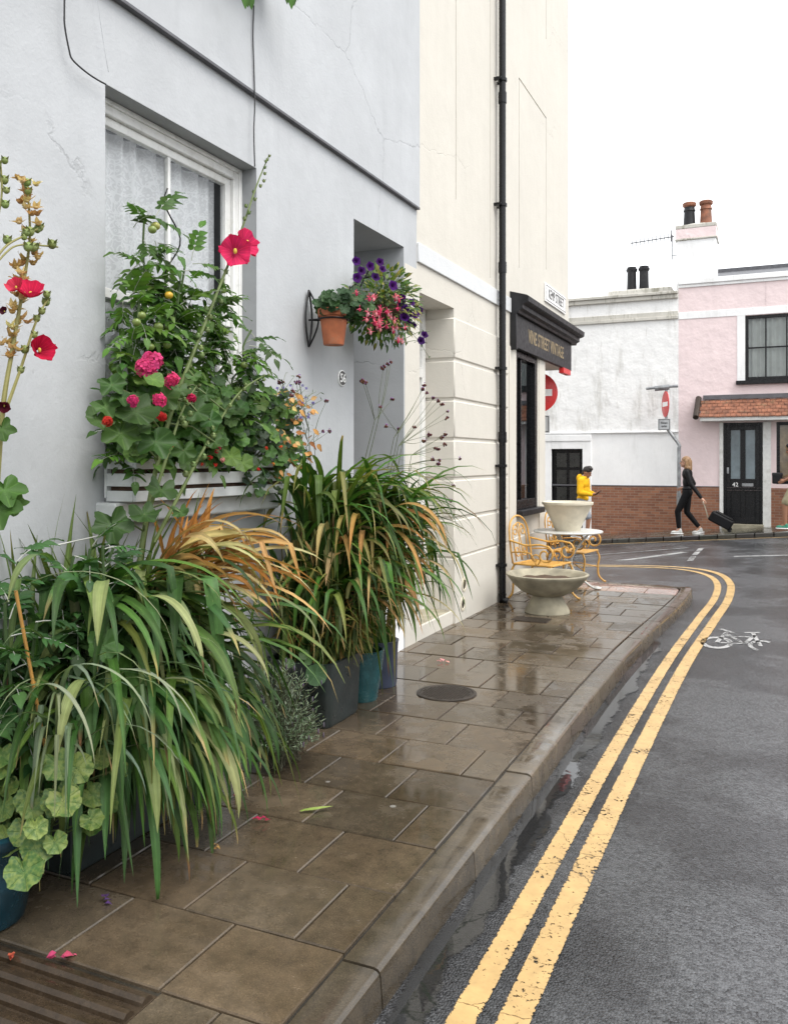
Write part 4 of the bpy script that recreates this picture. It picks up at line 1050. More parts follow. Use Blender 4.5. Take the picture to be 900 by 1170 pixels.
for i in range(210):    # upper tiers on the stems
    b = V((uni(-2.76, -2.5), uni(2.55, 3.08), uni(.5, 1.0)))
    c = gcol(); L = uni(.5, .9)
    strap(m, b, rnd.gauss(-.4, .7), L, uni(.034, .06), uni(35, 80), uni(-100, -70), uni(.9, 1.5), c, lerp(c, rnd.choice([GY, PALE, c, c, c, c]), uni(.1, .5)), None, 13, uni(.1, .25), uni(-.6, .6), uni(-.3, .3), uni(.35, .6) if rnd.random() < .3 else None, -85)
for i in range(26):     # broad arching outer leaves
    b = V((uni(-2.5, -2.36), uni(2.6, 3.05), uni(.6, 1.0)))
    c = gcol(); strap(m, b, rnd.gauss(-.35, .6), uni(.6, .95), uni(.055, .075), uni(20, 70), uni(-100, -80), uni(.8, 1.3), c, lerp(c, rnd.choice([GY, c]), uni(0, .4)), None, 14, uni(.1, .25), uni(-.5, .5), 0, uni(.25, .5) if rnd.random() < .4 else None, -86)
for i in range(80):     # low curtain along the front
    b = V((uni(-2.5, -2.34), uni(2.62, 3.2), uni(.3, .62)))
    c = gcol(); L = uni(.4, .75)
    strap(m, b, rnd.gauss(-.3, .6), L, uni(.03, .05), uni(10, 55), -96, uni(.6, .9), c, lerp(c, rnd.choice([GY, c, c]), uni(0, .5)), None, 12, uni(.1, .25), uni(-.6, .6))
for i in range(70):     # upright young blades at the back
    b = V((uni(-2.82, -2.55), uni(2.5, 3.3), .35))
    c = gcol(); strap(m, b, uni(-3, 3), uni(.8, 1.15), uni(.025, .042), uni(78, 90), uni(40, 75), 1.6, c, lerp(c, GY, .3), None, 9)
m.build('foliage', M['strap'], sc, ang=180)
m = MB()                # broad pale drooping leaves in front
for (u, v, x, az, L, wd) in ((150, 830, -2.25, -.6, .55, .055), (185, 820, -2.2, -.1, .62, .06), (205, 740, -2.2, .2, .5, .05), (165, 690, -2.3, -.3, .45, .05), (120, 670, -2.3, -.9, .42, .055), (190, 700, -2.3, .3, .6, .05), (230, 690, -2.25, .5, .6, .045), (215, 690, -2.28, .2, .5, .045), (150, 700, -2.3, -.2, .6, .045), (100, 780, -2.25, -1.2, .35, .045), (190, 850, -2.2, -.2, .5, .055), (250, 700, -2.2, .7, .7, .04), (60, 640, -2.4, -1.3, .35, .05)):
    b = pw(u, v, x); c = jit(rnd.choice([(.13, .18, .06), (.075, .13, .05), (.17, .20, .08)]), .15)
    strap(m, b, az, L, wd, uni(35, 60), uni(-95, -80), uni(.6, .9), c, lerp(c, PALE, .35), None, 14, .12, uni(-.5, .5), 0)
m.build('broad_blade', M['strap'], sc, ang=180)
m = MB()                # dying fan at the upper right
for i in range(70):
    b = V((uni(-2.6, -2.42), uni(2.98, 3.2), uni(.85, 1.1)))
    c = rnd.choice([TAN, OR, PALE, (.5, .34, .12), (.36, .15, .05), GY])
    strap(m, b, rnd.gauss(.5, .45), uni(.45, .8), uni(.024, .05), uni(25, 75), uni(-80, -40), uni(.9, 1.6), jit(c, .2), jit(rnd.choice([TAN, PALE, OR]), .2), None, 12, .2, uni(-1.4, 1.4), uni(-.3, .3), uni(.5, .75) if rnd.random() < .35 else None)
for i in range(26):
    b = V((uni(-2.6, -2.45), uni(3.05, 3.35), uni(1.05, 1.2)))
    strap(m, b, rnd.gauss(.4, .9), uni(.22, .36), uni(.018, .034), uni(60, 88), uni(20, 60), 1.5, jit(OR, .3), jit((.45, .20, .05), .3), None, 8)
m.build('dying_leaves', M['dry'], sc, ang=180)

# narrow blue-green blades at the far left
nb = thing('narrow_leaf_clump', 'arching narrow blue-green blades above the teal pot at the left edge', 'plant', (-2.35, 2.35, 0))
m = MB()
for i in range(120):
    b = V((uni(-2.6, -2.3), uni(2.28, 2.65), uni(.3, .4)))
    c = jit(rnd.choice([GB, (.06, .10, .06), (.08, .125, .09)]), .2)
    strap(m, b, uni(-1.5, 1.5), uni(.55, 1.05), uni(.013, .022), uni(60, 88), uni(-95, -30), uni(1.2, 2.2), c, lerp(c, PALE, uni(0, .3)), None, 12, .15, uni(-.5, .5), uni(-.3, .3), uni(.4, .65) if rnd.random() < .35 else None, -82)
for (u, v, az, L) in ((5, 690, .6, .75), (60, 780, .1, .5), (90, 790, .3, .6), (30, 800, -.2, .5), (130, 780, 0, .45)):
    b = pw(u, v, -2.2); c = jit((.15, .20, .14), .15)
    strap(m, b, az, L, .016, 50, -88, .8, c, lerp(c, PALE, .3), None, 14, .15)
m.build('foliage', M['strap'], nb, ang=180)
cane = thing('bamboo_cane', 'orange-brown garden cane stuck among the blades at the left edge', 'cane', (-2.33, 2.2, .35))
m = MB(); m.tube([(-2.33, 2.26, .33), (-2.38, 2.12, 1.15)], .006, 8)
for f in (.3, .6): m.tube([(-2.33-.05*f, 2.26-.14*f, .33+.82*f-.004), (-2.33-.05*f, 2.26-.14*f, .33+.82*f+.004)], .008, 8)
m.build('cane', M['cane'], cane)
st = MB(); st.tube([pw(64, 623, -2.7), pw(105, 614, -2.68), pw(146, 604, -2.66)], .003, 5); tag(st.build('garden_twine', M['string']), 'pale twine stretched between stems in front of the pale blue wall', 'twine')

# leafy tomato growth at the far left
tm = thing('leafy_bush', 'dark leafy tomato growth against the wall at the left edge', 'plant', (-2.6, 2.35, 0))
m = MB(); sm = MB((.06, .10, .04))
for i in range(16):
    a = V((uni(-2.75, -2.45), uni(2.1, 2.6), .3)); b = a+V((uni(-.08, .2), uni(-.15, .2), uni(.6, 1.05)))
    pts = [a.lerp(b, t/6)+V((0, 0, 0))+rv(.015) for t in range(7)]; sm.tube(pts, .006, 5)
    for t in range(2, 14):
        q = a.lerp(b, t/13); d = V((uni(-.5, 1), uni(-1, 1), uni(-.2, .6)))
        compound(m, q, d, (0, 0, 1), uni(.12, .22), jit((.04, .095, .03), .3), 4, .36)
m.build('foliage', M['leaf'], tm, ang=180); sm.build('stem', M['stem'], tm)

# round mottled leaves over the teal pot
ml = thing('mottled_leaf_plant', 'round scalloped mottled green leaves filling the teal pot', 'plant', (-2.43, 2.16, .29))
m = MB(); sm = MB((.10, .14, .05))
for i in range(60):
    o = V((uni(-.27, .3), uni(-.22, .28), 0)); z = .42+uni(-.1, .22)-.5*max(0, o.length-.16)
    p_ = V((-2.43+o.x, 2.16+o.y, z)); c = jit(rnd.choice([(.07, .13, .03), (.11, .17, .045), (.045, .095, .025), (.17, .22, .06)]), .15)
    lobed(m, p_, V((.55+o.x*1.5, -.75+o.y*1.5, .75))+rv(.35), V((o.x, o.y, -.35)), uni(.038, .066), 7, .10, .12, c, .07, 35)
    sm.tube([V((-2.43+o.x*.3, 2.16+o.y*.3, .29)), V((-2.43+o.x*.7, 2.16+o.y*.7, z-.03)), p_], .0035, 4)
m.build('foliage', M['mottled'], ml, ang=180); sm.build('stem', M['stem'], ml)

# ================= hollyhocks =================
def bud(m, p, r=.012, col=(.16, .22, .08)):
    m.col = jit(col, .2); m.ell(p, (r, r, r*1.1), 8, 6)
    for k in range(5):
        a = k*1.257; leaf(m, V(p)-V((0, 0, r*.8)), (math.cos(a)*.6, math.sin(a)*.6, 1), (math.cos(a), math.sin(a), 0), r*2.4, r*1.1, OVATE, -.2, .1, jit(col, .2))
PINKH = (.62, .025, .11)
hh = thing('hollyhock', 'tall leaning hollyhock with bright pink flowers against the sash window', 'hollyhock', (-2.6, 2.95, .3))
P = [pw(150, 700, -2.55), pw(173, 560, -2.55), pw(196, 470, -2.53), pw(224, 395, -2.51), pw(249, 332, -2.5), pw(276, 262, -2.49), pw(293, 212, -2.48), pw(307, 178, -2.47)]
P = crom([tuple(p_) for p_ in P], 6); sm = MB((.13, .17, .06)); n = len(P)
sm.tube(P, [.013-.0105*i/n for i in range(n)], 7)
P2 = crom([tuple(p_) for p_ in (pw(176, 620, -2.5), pw(205, 565, -2.47), pw(240, 500, -2.44), pw(272, 450, -2.42), pw(303, 428, -2.42))], 6); sm.tube(P2, [.010-.0075*i/len(P2) for i in range(len(P2))], 7)
P3 = crom([tuple(p_) for p_ in (pw(165, 600, -2.5), pw(188, 530, -2.46), pw(208, 470, -2.45), pw(225, 440, -2.44))], 6); sm.tube(P3, [.009-.006*i/len(P3) for i in range(len(P3))], 7)
sm.build('stem', M['stem'], hh)
for Pq, i0, k in ((P, 14, 1), (P2, 8, 1), (P3, 10, 1)):
    for i in range(i0, len(Pq), k):
        f = (i-i0)/(len(Pq)-i0); m = MB(); bud(m, Pq[i]+V((uni(-.02, .04), uni(-.035, .035), uni(-.01, .01)))*(1.2-f*.7), .015*(1-f*.55)); m.build('bud', M['stem'], hh, ang=180)
for (u, v, r_, nr) in ((268, 288, .074, (.75, -.8, .05)), (279, 279, .07, (.9, -.1, .3))):
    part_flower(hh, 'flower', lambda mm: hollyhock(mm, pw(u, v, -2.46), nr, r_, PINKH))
m = MB(); sm = MB((.12, .16, .06))
for (u, v, r_, x) in ((184, 560, .10, -2.42), (165, 588, .10, -2.42), (128, 600, .12, -2.5), (155, 470, .13, -2.42), (178, 505, .12, -2.40), (138, 495, .12, -2.45), (206, 585, .06, -2.4), (225, 470, .10, -2.45), (118, 738, .10, -2.2), (120, 465, .09, -2.5), (210, 515, .08, -2.42), (190, 455, .08, -2.42), (240, 480, .08, -2.44), (205, 445, .07, -2.44), (222, 430, .06, -2.45), (128, 440, .08, -2.5), (112, 480, .08, -2.5), (245, 505, .07, -2.42), (140, 455, .08, -2.45), (160, 490, .09, -2.43), (235, 450, .06, -2.45), (258, 470, .06, -2.43)):
    p_ = pw(u, v, x); c = jit(rnd.choice([(.05, .105, .028), (.06, .12, .035), (.038, .085, .022)]), .2)
    lobed(m, p_, V((.75, -.6, .55))+rv(.55), V((.35, -.1, -.9))+rv(.5), r_*uni(.68, .8), 5, .24, .14, c, .17, 60, .6)
    q = min(P, key=lambda a: (a-p_).length); sm.tube([q, (q+p_)/2+V((0, 0, .03)), p_], .004, 5)
m.build('foliage', M['lobed'], hh, ang=180); sm.build('stem', M['stem'], hh)

lh = thing('hollyhock', 'withered hollyhock with tan seed capsules and a few red flowers at the left edge', 'hollyhock', (-2.5, 2.2, .3))
P = crom([tuple(pw(u, v, -2.5)) for u, v in ((-14, 800), (-6, 600), (3, 470), (14, 400), (26, 330), (34, 270), (31, 208))], 9); n = len(P)
sm = MB((.24, .22, .08)); sm.tube(P, [.012-.009*i/n for i in range(n)], 7)
P2 = crom([tuple(pw(u, v, -2.48)) for u, v in ((6, 470), (24, 420), (42, 365), (56, 340))], 6); sm.tube(P2, [.007-.004*i/len(P2) for i in range(len(P2))], 6)
P3 = crom([tuple(pw(u, v, -2.48)) for u, v in ((-8, 300), (8, 280), (30, 268), (50, 258))], 6); sm.tube(P3, .004, 6)
P5 = crom([tuple(pw(u, v, -2.46)) for u, v in ((-8, 305), (15, 282), (40, 280), (66, 282))], 6); sm.tube(P5, .0035, 6)
P4 = crom([tuple(pw(u, v, -2.52)) for u, v in ((-12, 330), (-4, 260), (2, 220), (0, 183))], 6); sm.tube(P4, .004, 6)
sm.build('stem', M['stem'], lh)
for i in range(26, n):
    for _ in range(2):
        m2 = MB(); q = P[i]+V((uni(-.03, .03), uni(-.035, .035), uni(-.01, .01))); c = jit(rnd.choice([(.56, .41, .20), (.62, .48, .25), (.42, .26, .11)]), .15); m2.col = c
        for k in range(5):
            a = k*1.257+uni(-.3, .3); leaf(m2, q, (math.cos(a)*.9, math.sin(a)*.9, uni(.1, .8)), (0, 0, 1), uni(.022, .036), .02, OVATE, uni(-.6, .2), .3, c, .05)
        m2.ell(q+V((0, 0, .004)), (.010, .010, .007), 8, 5); m2.build('seed_capsule', M['dry'], lh, ang=180)
for Pq, i0 in ((P2, 6), (P3, 8), (P5, 9), (P4, 6)):
    for i in range(i0, len(Pq), 2): m = MB(); bud(m, Pq[i]+V((uni(-.015, .015), uni(-.02, .02), uni(-.01, .01))), uni(.011, .017), (.2, .24, .08)); m.build('bud', M['stem'], lh, ang=180)
for i in (n-1, n-3): m = MB(); bud(m, P[i], .014, (.22, .28, .08)); m.build('bud', M['stem'], lh, ang=180)
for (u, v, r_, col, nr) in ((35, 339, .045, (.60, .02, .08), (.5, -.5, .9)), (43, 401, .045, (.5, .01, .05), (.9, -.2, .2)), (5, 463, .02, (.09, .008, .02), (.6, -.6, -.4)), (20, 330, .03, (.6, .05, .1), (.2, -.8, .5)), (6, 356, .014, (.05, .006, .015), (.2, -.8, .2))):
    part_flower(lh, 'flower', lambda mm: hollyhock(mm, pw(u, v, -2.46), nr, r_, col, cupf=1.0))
m = MB()
for (u, v, r_) in ((5, 560, .08), (-4, 580, .09), (14, 575, .06), (2, 490, .05)):
    lobed(m, pw(u, v, -2.46), V((.7, -.6, .5))+rv(.3), V((.3, 0, -.9)), r_, 5, .35, .1, jit(G, .2), .08, 35, .7)
m.build('foliage', M['lobed'], lh, ang=180)

# ================= window box and what grows in it =================
wb = thing('window_box', 'slatted grey-white wooden window box on the sill of the pale blue house', 'window box', (-2.74, 3.7, 1.40))
BY0, BY1, bx0, bx1 = 3.05, 4.37, -2.86, -2.67
for i, (a, b) in enumerate(((1.405, 1.455), (1.475, 1.535), (1.555, 1.615))):
    m = MB(); m.box(bx1-.018, bx1, BY0, BY1, a, b); m.build('slat', M['greyp'], wb, bevel=.003)
m = MB(); m.box(bx0, bx1-.03, BY0+.01, BY1-.01, 1.402, 1.42); m.box(bx0, bx0+.015, BY0, BY1, 1.42, 1.615); m.build('base', M['greyp'], wb, bevel=.003)
for y in (BY0, BY1-.018):
    for (a, b) in ((1.405, 1.455), (1.475, 1.535), (1.555, 1.615)):
        m = MB(); m.box(bx0+.016, bx1-.019, y, y+.018, a, b); m.build('end_slat', M['greyp'], wb, bevel=.003)
m = MB(); m.box(bx0+.016, bx1-.03, BY0+.03, BY1-.03, 1.42, 1.585); m.build('soil', M['soil'], wb)

tp = thing('tomato_plant', 'tomato plant with green and yellow fruit climbing in the window box', 'tomato plant', (-2.76, 3.4, 1.58))
m = MB(); sm = MB((.09, .14, .05))
stems = [((-2.76, 3.12, 1.58), (-2.7, 3.08, 2.35)), ((-2.78, 3.25, 1.58), (-2.74, 3.2, 2.75)), ((-2.76, 3.4, 1.58), (-2.72, 3.45, 2.6)), ((-2.76, 3.55, 1.58), (-2.68, 3.7, 2.5)), ((-2.78, 3.3, 1.58), (-2.66, 3.32, 2.45)), ((-2.76, 3.7, 1.58), (-2.68, 4.0, 2.3))]
for a, b in stems:
    a, b = V(a), V(b); pts = [a.lerp(b, t/8)+rv(.03)*(1 if t else 0) for t in range(9)]; sm.tube(crom([tuple(p_) for p_ in pts], 3), .0055, 6)
    for t in range(3, 74):
        q = a.lerp(b, t/74)+rv(.07); d = V((uni(-.35, 1), uni(-1, 1.1), uni(-.5, .7)))
        compound(m, q, d, V((.3, -.2, 1)), uni(.11, .22), jit(rnd.choice([(.06, .13, .022), (.085, .165, .03), (.04, .09, .018)]), .25), 4, .34)
m.build('foliage', M['leaf'], tp, ang=180); sm.build('stem', M['stem'], tp)
for (u, v, col) in ((193, 337, (.60, .36, .03)), (156, 368, (.18, .24, .06)), (162, 360, (.20, .26, .07)), (172, 396, (.18, .24, .06)), (191, 394, (.16, .22, .05)), (181, 373, (.17, .23, .06)), (174, 262, (.2, .26, .07)), (192, 374, (.15, .21, .05)), (279, 417, (.17, .23, .06)), (178, 258, (.3, .3, .07))):
    m = MB(col); p_ = pw(u, v, -2.60); r_ = uni(.019, .023); m.ell(p_, (r_, r_, r_*.9), 16, 10)
    for k in range(5): leaf(m, p_+V((0, 0, r_*.9)), (math.cos(k*1.26), math.sin(k*1.26), .1), (0, 0, 1), r_, r_*.3, LANCE, .4, 0, (.05, .09, .03))
    m.build('tomato', M['fruit'], tp, ang=180)
ck = thing('spiral_stake', 'black corkscrew plant stake rising in front of the window pane', 'plant stake', (-2.76, 3.5, 1.58))
m = MB(); A = pw(197, 216, -2.78); pts = [V((-2.78+.022*math.cos(t*.55+1), A.y+.0+.035*math.sin(t*.55+2.4), 1.58+(A.z-1.58)*t/40)) for t in range(41)]
m.tube(pts, .0042, 6); m.build('stake', M['black'], ck, ang=180)

def mound(par, y0, y1, x0, x1, z0, z1, n, rl, cols, lobes=5, depth=.12, name='foliage'):
    m = MB(); sm = MB((.10, .13, .05))
    for i in range(n):
        y = uni(y0, y1); x = uni(x0, x1); z = uni(z0, z1)
        c = jit(rnd.choice(cols), .22); p_ = V((x, y, z))
        lobed(m, p_, V((.8, -.55, .6))+rv(.6), V((.5, -.1, -.8))+rv(.5), uni(*rl), lobes, depth, .12, c, .07, lobes*4 if lobes > 4 else 20, .6)
        if i % 4 == 0: sm.tube([V((-2.76, y+uni(-.05, .05), 1.58)), p_], .003, 4)
    m.build(name, M['lobed'], par, ang=180); sm.build('stem', M['stem'], par)
GG = [(.045, .11, .02), (.065, .14, .028), (.03, .075, .015), (.09, .165, .035)]
pg_ = thing('geranium', 'geranium with bright pink flower heads in the left half of the window box', 'geranium', (-2.76, 3.25, 1.58))
mound(pg_, 3.0, 3.72, -2.80, -2.52, 1.58, 2.02, 190, (.035, .062), GG, 7, .12)
for (u, v, r_, col) in ((173, 413, .050, (.72, .07, .24)), (166, 420, .04, (.68, .06, .21)), (196, 435, .035, (.74, .06, .2)), (152, 458, .026, (.66, .05, .20)), (182, 458, .032, (.74, .05, .2)), (219, 455, .022, (.55, .02, .1)), (184, 476, .022, (.55, .03, .03)), (123, 481, .022, (.5, .03, .02))):
    part_flower(pg_, 'flower_head', lambda mm: umbel(mm, pw(u, v, -2.38), (.7, -.6, .4), r_*.95, col, 26))
bg_ = thing('trailing_begonia', 'trailing red-flowered begonia spilling over the right half of the window box', 'trailing plant', (-2.76, 4.0, 1.58))
mound(bg_, 3.62, 4.36, -2.80, -2.55, 1.56, 2.0, 210, (.028, .05), GG+[(.03, .055, .025)], 5, .25)
mound(bg_, 3.9, 4.45, -2.72, -2.56, 1.40, 1.95, 130, (.018, .034), GG+[(.03, .05, .02), (.04, .07, .05)], 5, .2, 'trailing_foliage')
for (u, v, r_, col) in ((250, 510, .024, (.62, .06, .12)), (240, 523, .02, (.6, .02, .02)), (246, 531, .018, (.6, .02, .02)), (254, 525, .024, (.75, .3, .3)), (304, 512, .020, (.6, .03, .02)), (321, 511, .020, (.62, .08, .02)), (295, 536, .018, (.6, .03, .03)), (197, 508, .02, (.45, .02, .04)), (231, 530, .016, (.55, .05, .03)), (312, 530, .016, (.6, .2, .03)), (219, 456, .02, (.55, .03, .1)), (248, 516, .02, (.5, .02, .05))):
    part_flower(bg_, 'flower', lambda mm: umbel(mm, pw(u, v, -2.44), (.7, -.6, .2), r_*.55, col, 9))
m = MB()
for i in range(60):
    y = uni(4.1, 4.46); p_ = V((uni(-2.66, -2.5), y, uni(1.5, 2.02))); leaf(m, p_, V((.5, uni(-.5, .6), uni(-1, .2))), V((.5, -.5, .5)), uni(.03, .06), uni(.02, .035), OVATE, uni(-.5, .6), .3, jit(rnd.choice([(.42, .22, .07), (.30, .13, .04), (.5, .33, .14)]), .25), .06)
m.build('withered_leaves', M['dry'], bg_, ang=180)
lb = thing('lobelia', 'wispy blue lobelia sprig at the right end of the window box', 'lobelia', (-2.74, 4.4, 1.58))
m = MB((.16, .19, .12)); f = MB()
for i in range(34):
    a = V((-2.72, 4.30, 1.85)); b = a+V((uni(-.02, .2), uni(0, .28), uni(-.02, .28))); c_ = a.lerp(b, .5)+rv(.03); m.tube([a, c_, b], .0016, 4)
    for t in (.6, .8, 1):
        if rnd.random() < .5: floret(f, a.lerp(b, t)+rv(.01), V((.7, -.6, .3)), .010, (.16, .12, .45))
        leaf(m, a.lerp(b, t), rv(), rv(), .025, .006, LANCE, 0, 0, (.10, .14, .07))
m.build('stem', M['stem'], lb, ang=180); f.build('flower', M['petal'], lb, ang=180)

# leaf tips from the upper sill
ul = thing('trailing_ivy', 'green leaf tips hanging from the sill at the top edge', 'trailing plant', pw(325, -8, -2.66))
m = MB()
for (u, v) in ((331, -2), (334, -6), (326, -8), (285, -3), (281, -6), (338, -12), (278, -4)):
    leaf(m, pw(u, v-6, -2.66), V((.1, .15, -1)), V((.8, -.5, .2)), .09, .05, OVATE, .1, .2, jit((.05, .12, .02), .2))
m.tube([pw(280, -12, -2.68), pw(330, -14, -2.67)], .005, 5); m.build('foliage', M['leaf'], ul, ang=180)

# ================= wall bracket pot and hanging basket =================
br = thing('wall_bracket', 'black wrought-iron leaf-shaped wall bracket with pot ring', 'bracket', pw(351, 364, WX+.01))
c0 = wl(br); m = MB(); hz = .19
for sgn in (-1, 1):
    m.tube([c0+V((.012, 0, -hz))+V((0, sgn*.042*math.sin(math.pi*t/12)*1.0, 2*hz*t/12)) for t in range(13)], .007, 6)
    m.tube([c0+V((.012, 0, -hz))+V((.075*math.sin(math.pi*t/12), 0, 2*hz*t/12)) for t in range(13)], .006, 6)
m.tube([c0+V((.012, 0, -.01)), c0+V((.10, 0, -.01))], .007, 6); m.build('frame', M['iron'], br)
pc = c0+V((.19, .02, -.05))
m = MB(); m.tube([pc+V((.098*math.cos(a), .098*math.sin(a), .035)) for a in [R(12*i) for i in range(31)]], .006, 6, False); m.tube([c0+V((.012, 0, -.01)), pc+V((-.095, 0, .035))], .006, 6); m.build('ring', M['iron'], br)
t = thing('terracotta_pot', 'small terracotta pot held in the black wall bracket', 'plant pot', pc-V((0, 0, .135)))
m = MB(); c = wl(t); m.lathe([(.066, 0), (.068, .004), (.092, .185), (.103, .187), (.106, .235), (.092, .237), (.088, .19)], c, 36, cap=False); m.add([c+V((.066*math.cos(R(12*i)), .066*math.sin(R(12*i)), .002)) for i in range(30)], [tuple(range(30))]); m.build('pot', M['terra'], t)
m = MB(); m.lathe([(.092, .2), (.001, .215)], c, 24, cap=False); m.build('soil', M['soil'], t)
gp = thing('geranium', 'leafy green geranium without flowers in the terracotta wall pot', 'geranium', c+V((0, 0, .21)))
m = MB(); sm = MB((.08, .12, .04)); cc = c+V((.05, .08, .27))
for i in range(230):
    o = rv(); o = V((o.x*.19, o.y*.25, o.z*.11)); p_ = cc+o; p_.x = max(p_.x, WX+.03)
    lobed(m, p_, V((.5, -.5, .6))+o*3+rv(.3), o+V((.1, 0, -.15)), uni(.022, .040), 7, .14, .14, jit(rnd.choice([(.035, .085, .028), (.05, .11, .035), (.025, .06, .022)]), .2), .08, 28, .5)
    if i % 6 == 0: sm.tube([c+V((0, 0, .2)), p_], .003, 4)
m.build('foliage', M['lobed'], gp, ang=180); sm.build('stem', M['stem'], gp)

hbc = pw(437, 352, -2.62)
hb = thing('hanging_basket', 'dark wire hanging basket on a wall arm beside the doorway', 'hanging basket', hbc)
m = MB(); m.lathe([(.001, -.17), (.09, -.15), (.15, -.08), (.17, 0), (.16, 0), (.14, -.07), (.08, -.135), (.001, -.15)], hbc, 28, cap=False); m.build('liner', M['soil'], hb)
m = MB(); ap = hbc+V((0, 0, .2)); 
for k in range(3): a = k*2.09+.4; m.tube([hbc+V((.165*math.cos(a), .165*math.sin(a), 0)), ap], .0025, 5)
m.build('chain', M['iron'], hb)
m = MB(); wy = 5.58; m.tube([(WX, wy, ap.z-.2), (WX, wy, ap.z-.02)], .008, 6); m.tube(crom([(WX+.005, wy, ap.z-.04), (WX+.12, wy+(ap.y-wy)*.4, ap.z+.03), (ap.x, ap.y, ap.z+.04), (ap.x+.01, ap.y, ap.z)], 6), .007, 6); m.tube([(WX+.005, wy, ap.z-.17), (WX+.15, wy+(ap.y-wy)*.5, ap.z+.08)], .006, 6); m.build('wall_arm', M['iron'], hb)
bp = thing('basket_flowers', 'purple petunias and pink fuchsias spilling from the hanging basket', 'hanging flowers', hbc)
m = MB(); sm = MB((.10, .14, .05))
for i in range(950):
    o = rv(); o = V((o.x*.26, o.y*.33, o.z*.29)); p_ = hbc+o+V((0, 0, .02))
    c = jit(rnd.choice([(.05, .10, .02), (.06, .12, .025), (.12, .17, .03), (.20, .19, .045), (.035, .075, .018)]), .25)
    leaf(m, p_, o*3+V((.2, 0, uni(-.6, .4))), V((.4, -.3, .8))+rv(.4), uni(.035, .065), uni(.02, .034), OVATE, .3, .15, c, .03)
    if i % 9 == 0: sm.tube([hbc, hbc+o*.6+V((0, 0, .05)), p_], .0022, 4)
for (a, b) in (((470, 395), (492, 378)), ((475, 385), (490, 408)), ((465, 400), (488, 392))):
    A, B_ = pw(a[0]-8, a[1]-8, -2.5), pw(b[0], b[1], -2.45); sm.tube([A, (A+B_)/2+V((0, 0, .02)), B_], .0022, 4)
    for t in range(5): leaf(m, A.lerp(B_, t/4)+rv(.01), rv(), V((0, 0, 1)), .035, .014, OVATE, .2, .1, jit(G, .2))
m.build('foliage', M['leaf'], bp, ang=180); sm.build('stem', M['stem'], bp)
PUR = (.05, .006, .11)
for (u, v) in ((423, 304), (434, 299), (407, 298), (413, 309), (408, 317), (429, 316), (449, 326), (437, 307), (458, 346), (463, 352), (470, 345), (475, 347), (462, 362), (468, 358), (474, 360), (466, 368), (472, 371), (459, 341), (479, 355), (485, 382), (481, 389)):
    part_flower(bp, 'petunia', lambda mm: pet(mm, pw(u, v, -2.42+uni(-.06, .03)), V((.7, -.7, .2))+rv(.4), uni(.026, .036), jit(PUR, .3)))
for i in range(40):
    u, v = rnd.gauss(433, 8.5), rnd.gauss(364, 7)
    if i > 26: u, v = rnd.choice([(455, 372), (425, 341), (452, 340), (456, 388), (409, 336), (463, 376), (453, 386)]); u += uni(-4, 4); v += uni(-3, 3)
    part_flower(bp, 'fuchsia', lambda mm: fuchsia(mm, pw(u, v, -2.36+uni(-.05, .03)), uni(.022, .03), rnd.choice([(.74, .16, .24), (.78, .30, .36), (.68, .07, .18)]), rnd.choice([(.75, .35, .40), (.6, .05, .14)])))

# ================= tall clump by the doorway =================
tc = thing('tall_leaf_clump', 'tall arching strap-leaf clump in the slate planter beside the doorway', 'plant', (-2.64, 4.8, .33))
m = MB()
TG = [(.035, .09, .014), (.05, .12, .02), (.025, .065, .012), (.07, .13, .025)]
def tleaf(b, az, L, W, th0, th1, pw2):
    c = jit(rnd.choice(TG), .25); tip = lerp(c, rnd.choice([GY, TAN, c, c, c]), uni(0, .6))
    strap(m, b, az, L, W, th0, th1, pw2, c, tip, None, 14, uni(.1, .3), uni(-.7, .7), uni(-.3, .3), uni(.4, .7) if rnd.random() < .35 else None, uni(-90, -68))
for i in range(150):
    r_ = rnd.random()
    b = V((uni(-2.8, -2.5), uni(4.48, 4.86), .32)) if r_ < .65 else V((uni(-2.62, -2.44), uni(4.98, 5.16), .29)) if r_ < .85 else V((uni(-2.66, -2.5), uni(5.36, 5.54), .28))
    tleaf(b, rnd.gauss(.1, 1.1), uni(1.2, 1.85), uni(.03, .048), uni(79, 89), uni(-95, -30), uni(2, 3.2))
for i in range(44):     # leaf fans carried on stems
    ctr = V((uni(-2.72, -2.42), uni(4.45, 5.4), uni(.6, 1.35)))
    ctr.z -= .25*abs(ctr.y-4.95)
    for k in range(9): tleaf(ctr+rv(.04), rnd.gauss(.1, 1.1), uni(.55, .95), uni(.032, .052), uni(45, 85), uni(-100, -60), uni(1, 1.6))
    m.col = (.08, .11, .03); m.tube([V((-2.66, 4.66, .3)).lerp(V((ctr.x, ctr.y, .3)), .5), ctr.lerp(V((-2.66, 4.75, .3)), .45), ctr], .007, 5)
m.build('foliage', M['strap'], tc, ang=180)
m = MB()
for i in range(52):
    b = V((uni(-2.50, -2.28), uni(4.45, 5.25), uni(.6, 1.2)))
    c = rnd.choice([TAN, PALE, (.30, .27, .08), OR, BRN])
    strap(m, b, uni(-1.3, .9), uni(.4, .75), uni(.022, .045), uni(45, 80), uni(-95, -70), uni(.5, 1), jit(c, .2), jit(rnd.choice([TAN, PALE, OR]), .25), None, 12, .2, uni(-1.3, 1.3), 0)
m.build('dying_leaves', M['dry'], tc, ang=180)
bm_ = thing('dwarf_bamboo', 'fine-leaved bamboo growing low in the slate planter', 'bamboo', (-2.66, 4.66, .33))
m = MB(); sm = MB((.13, .12, .04))
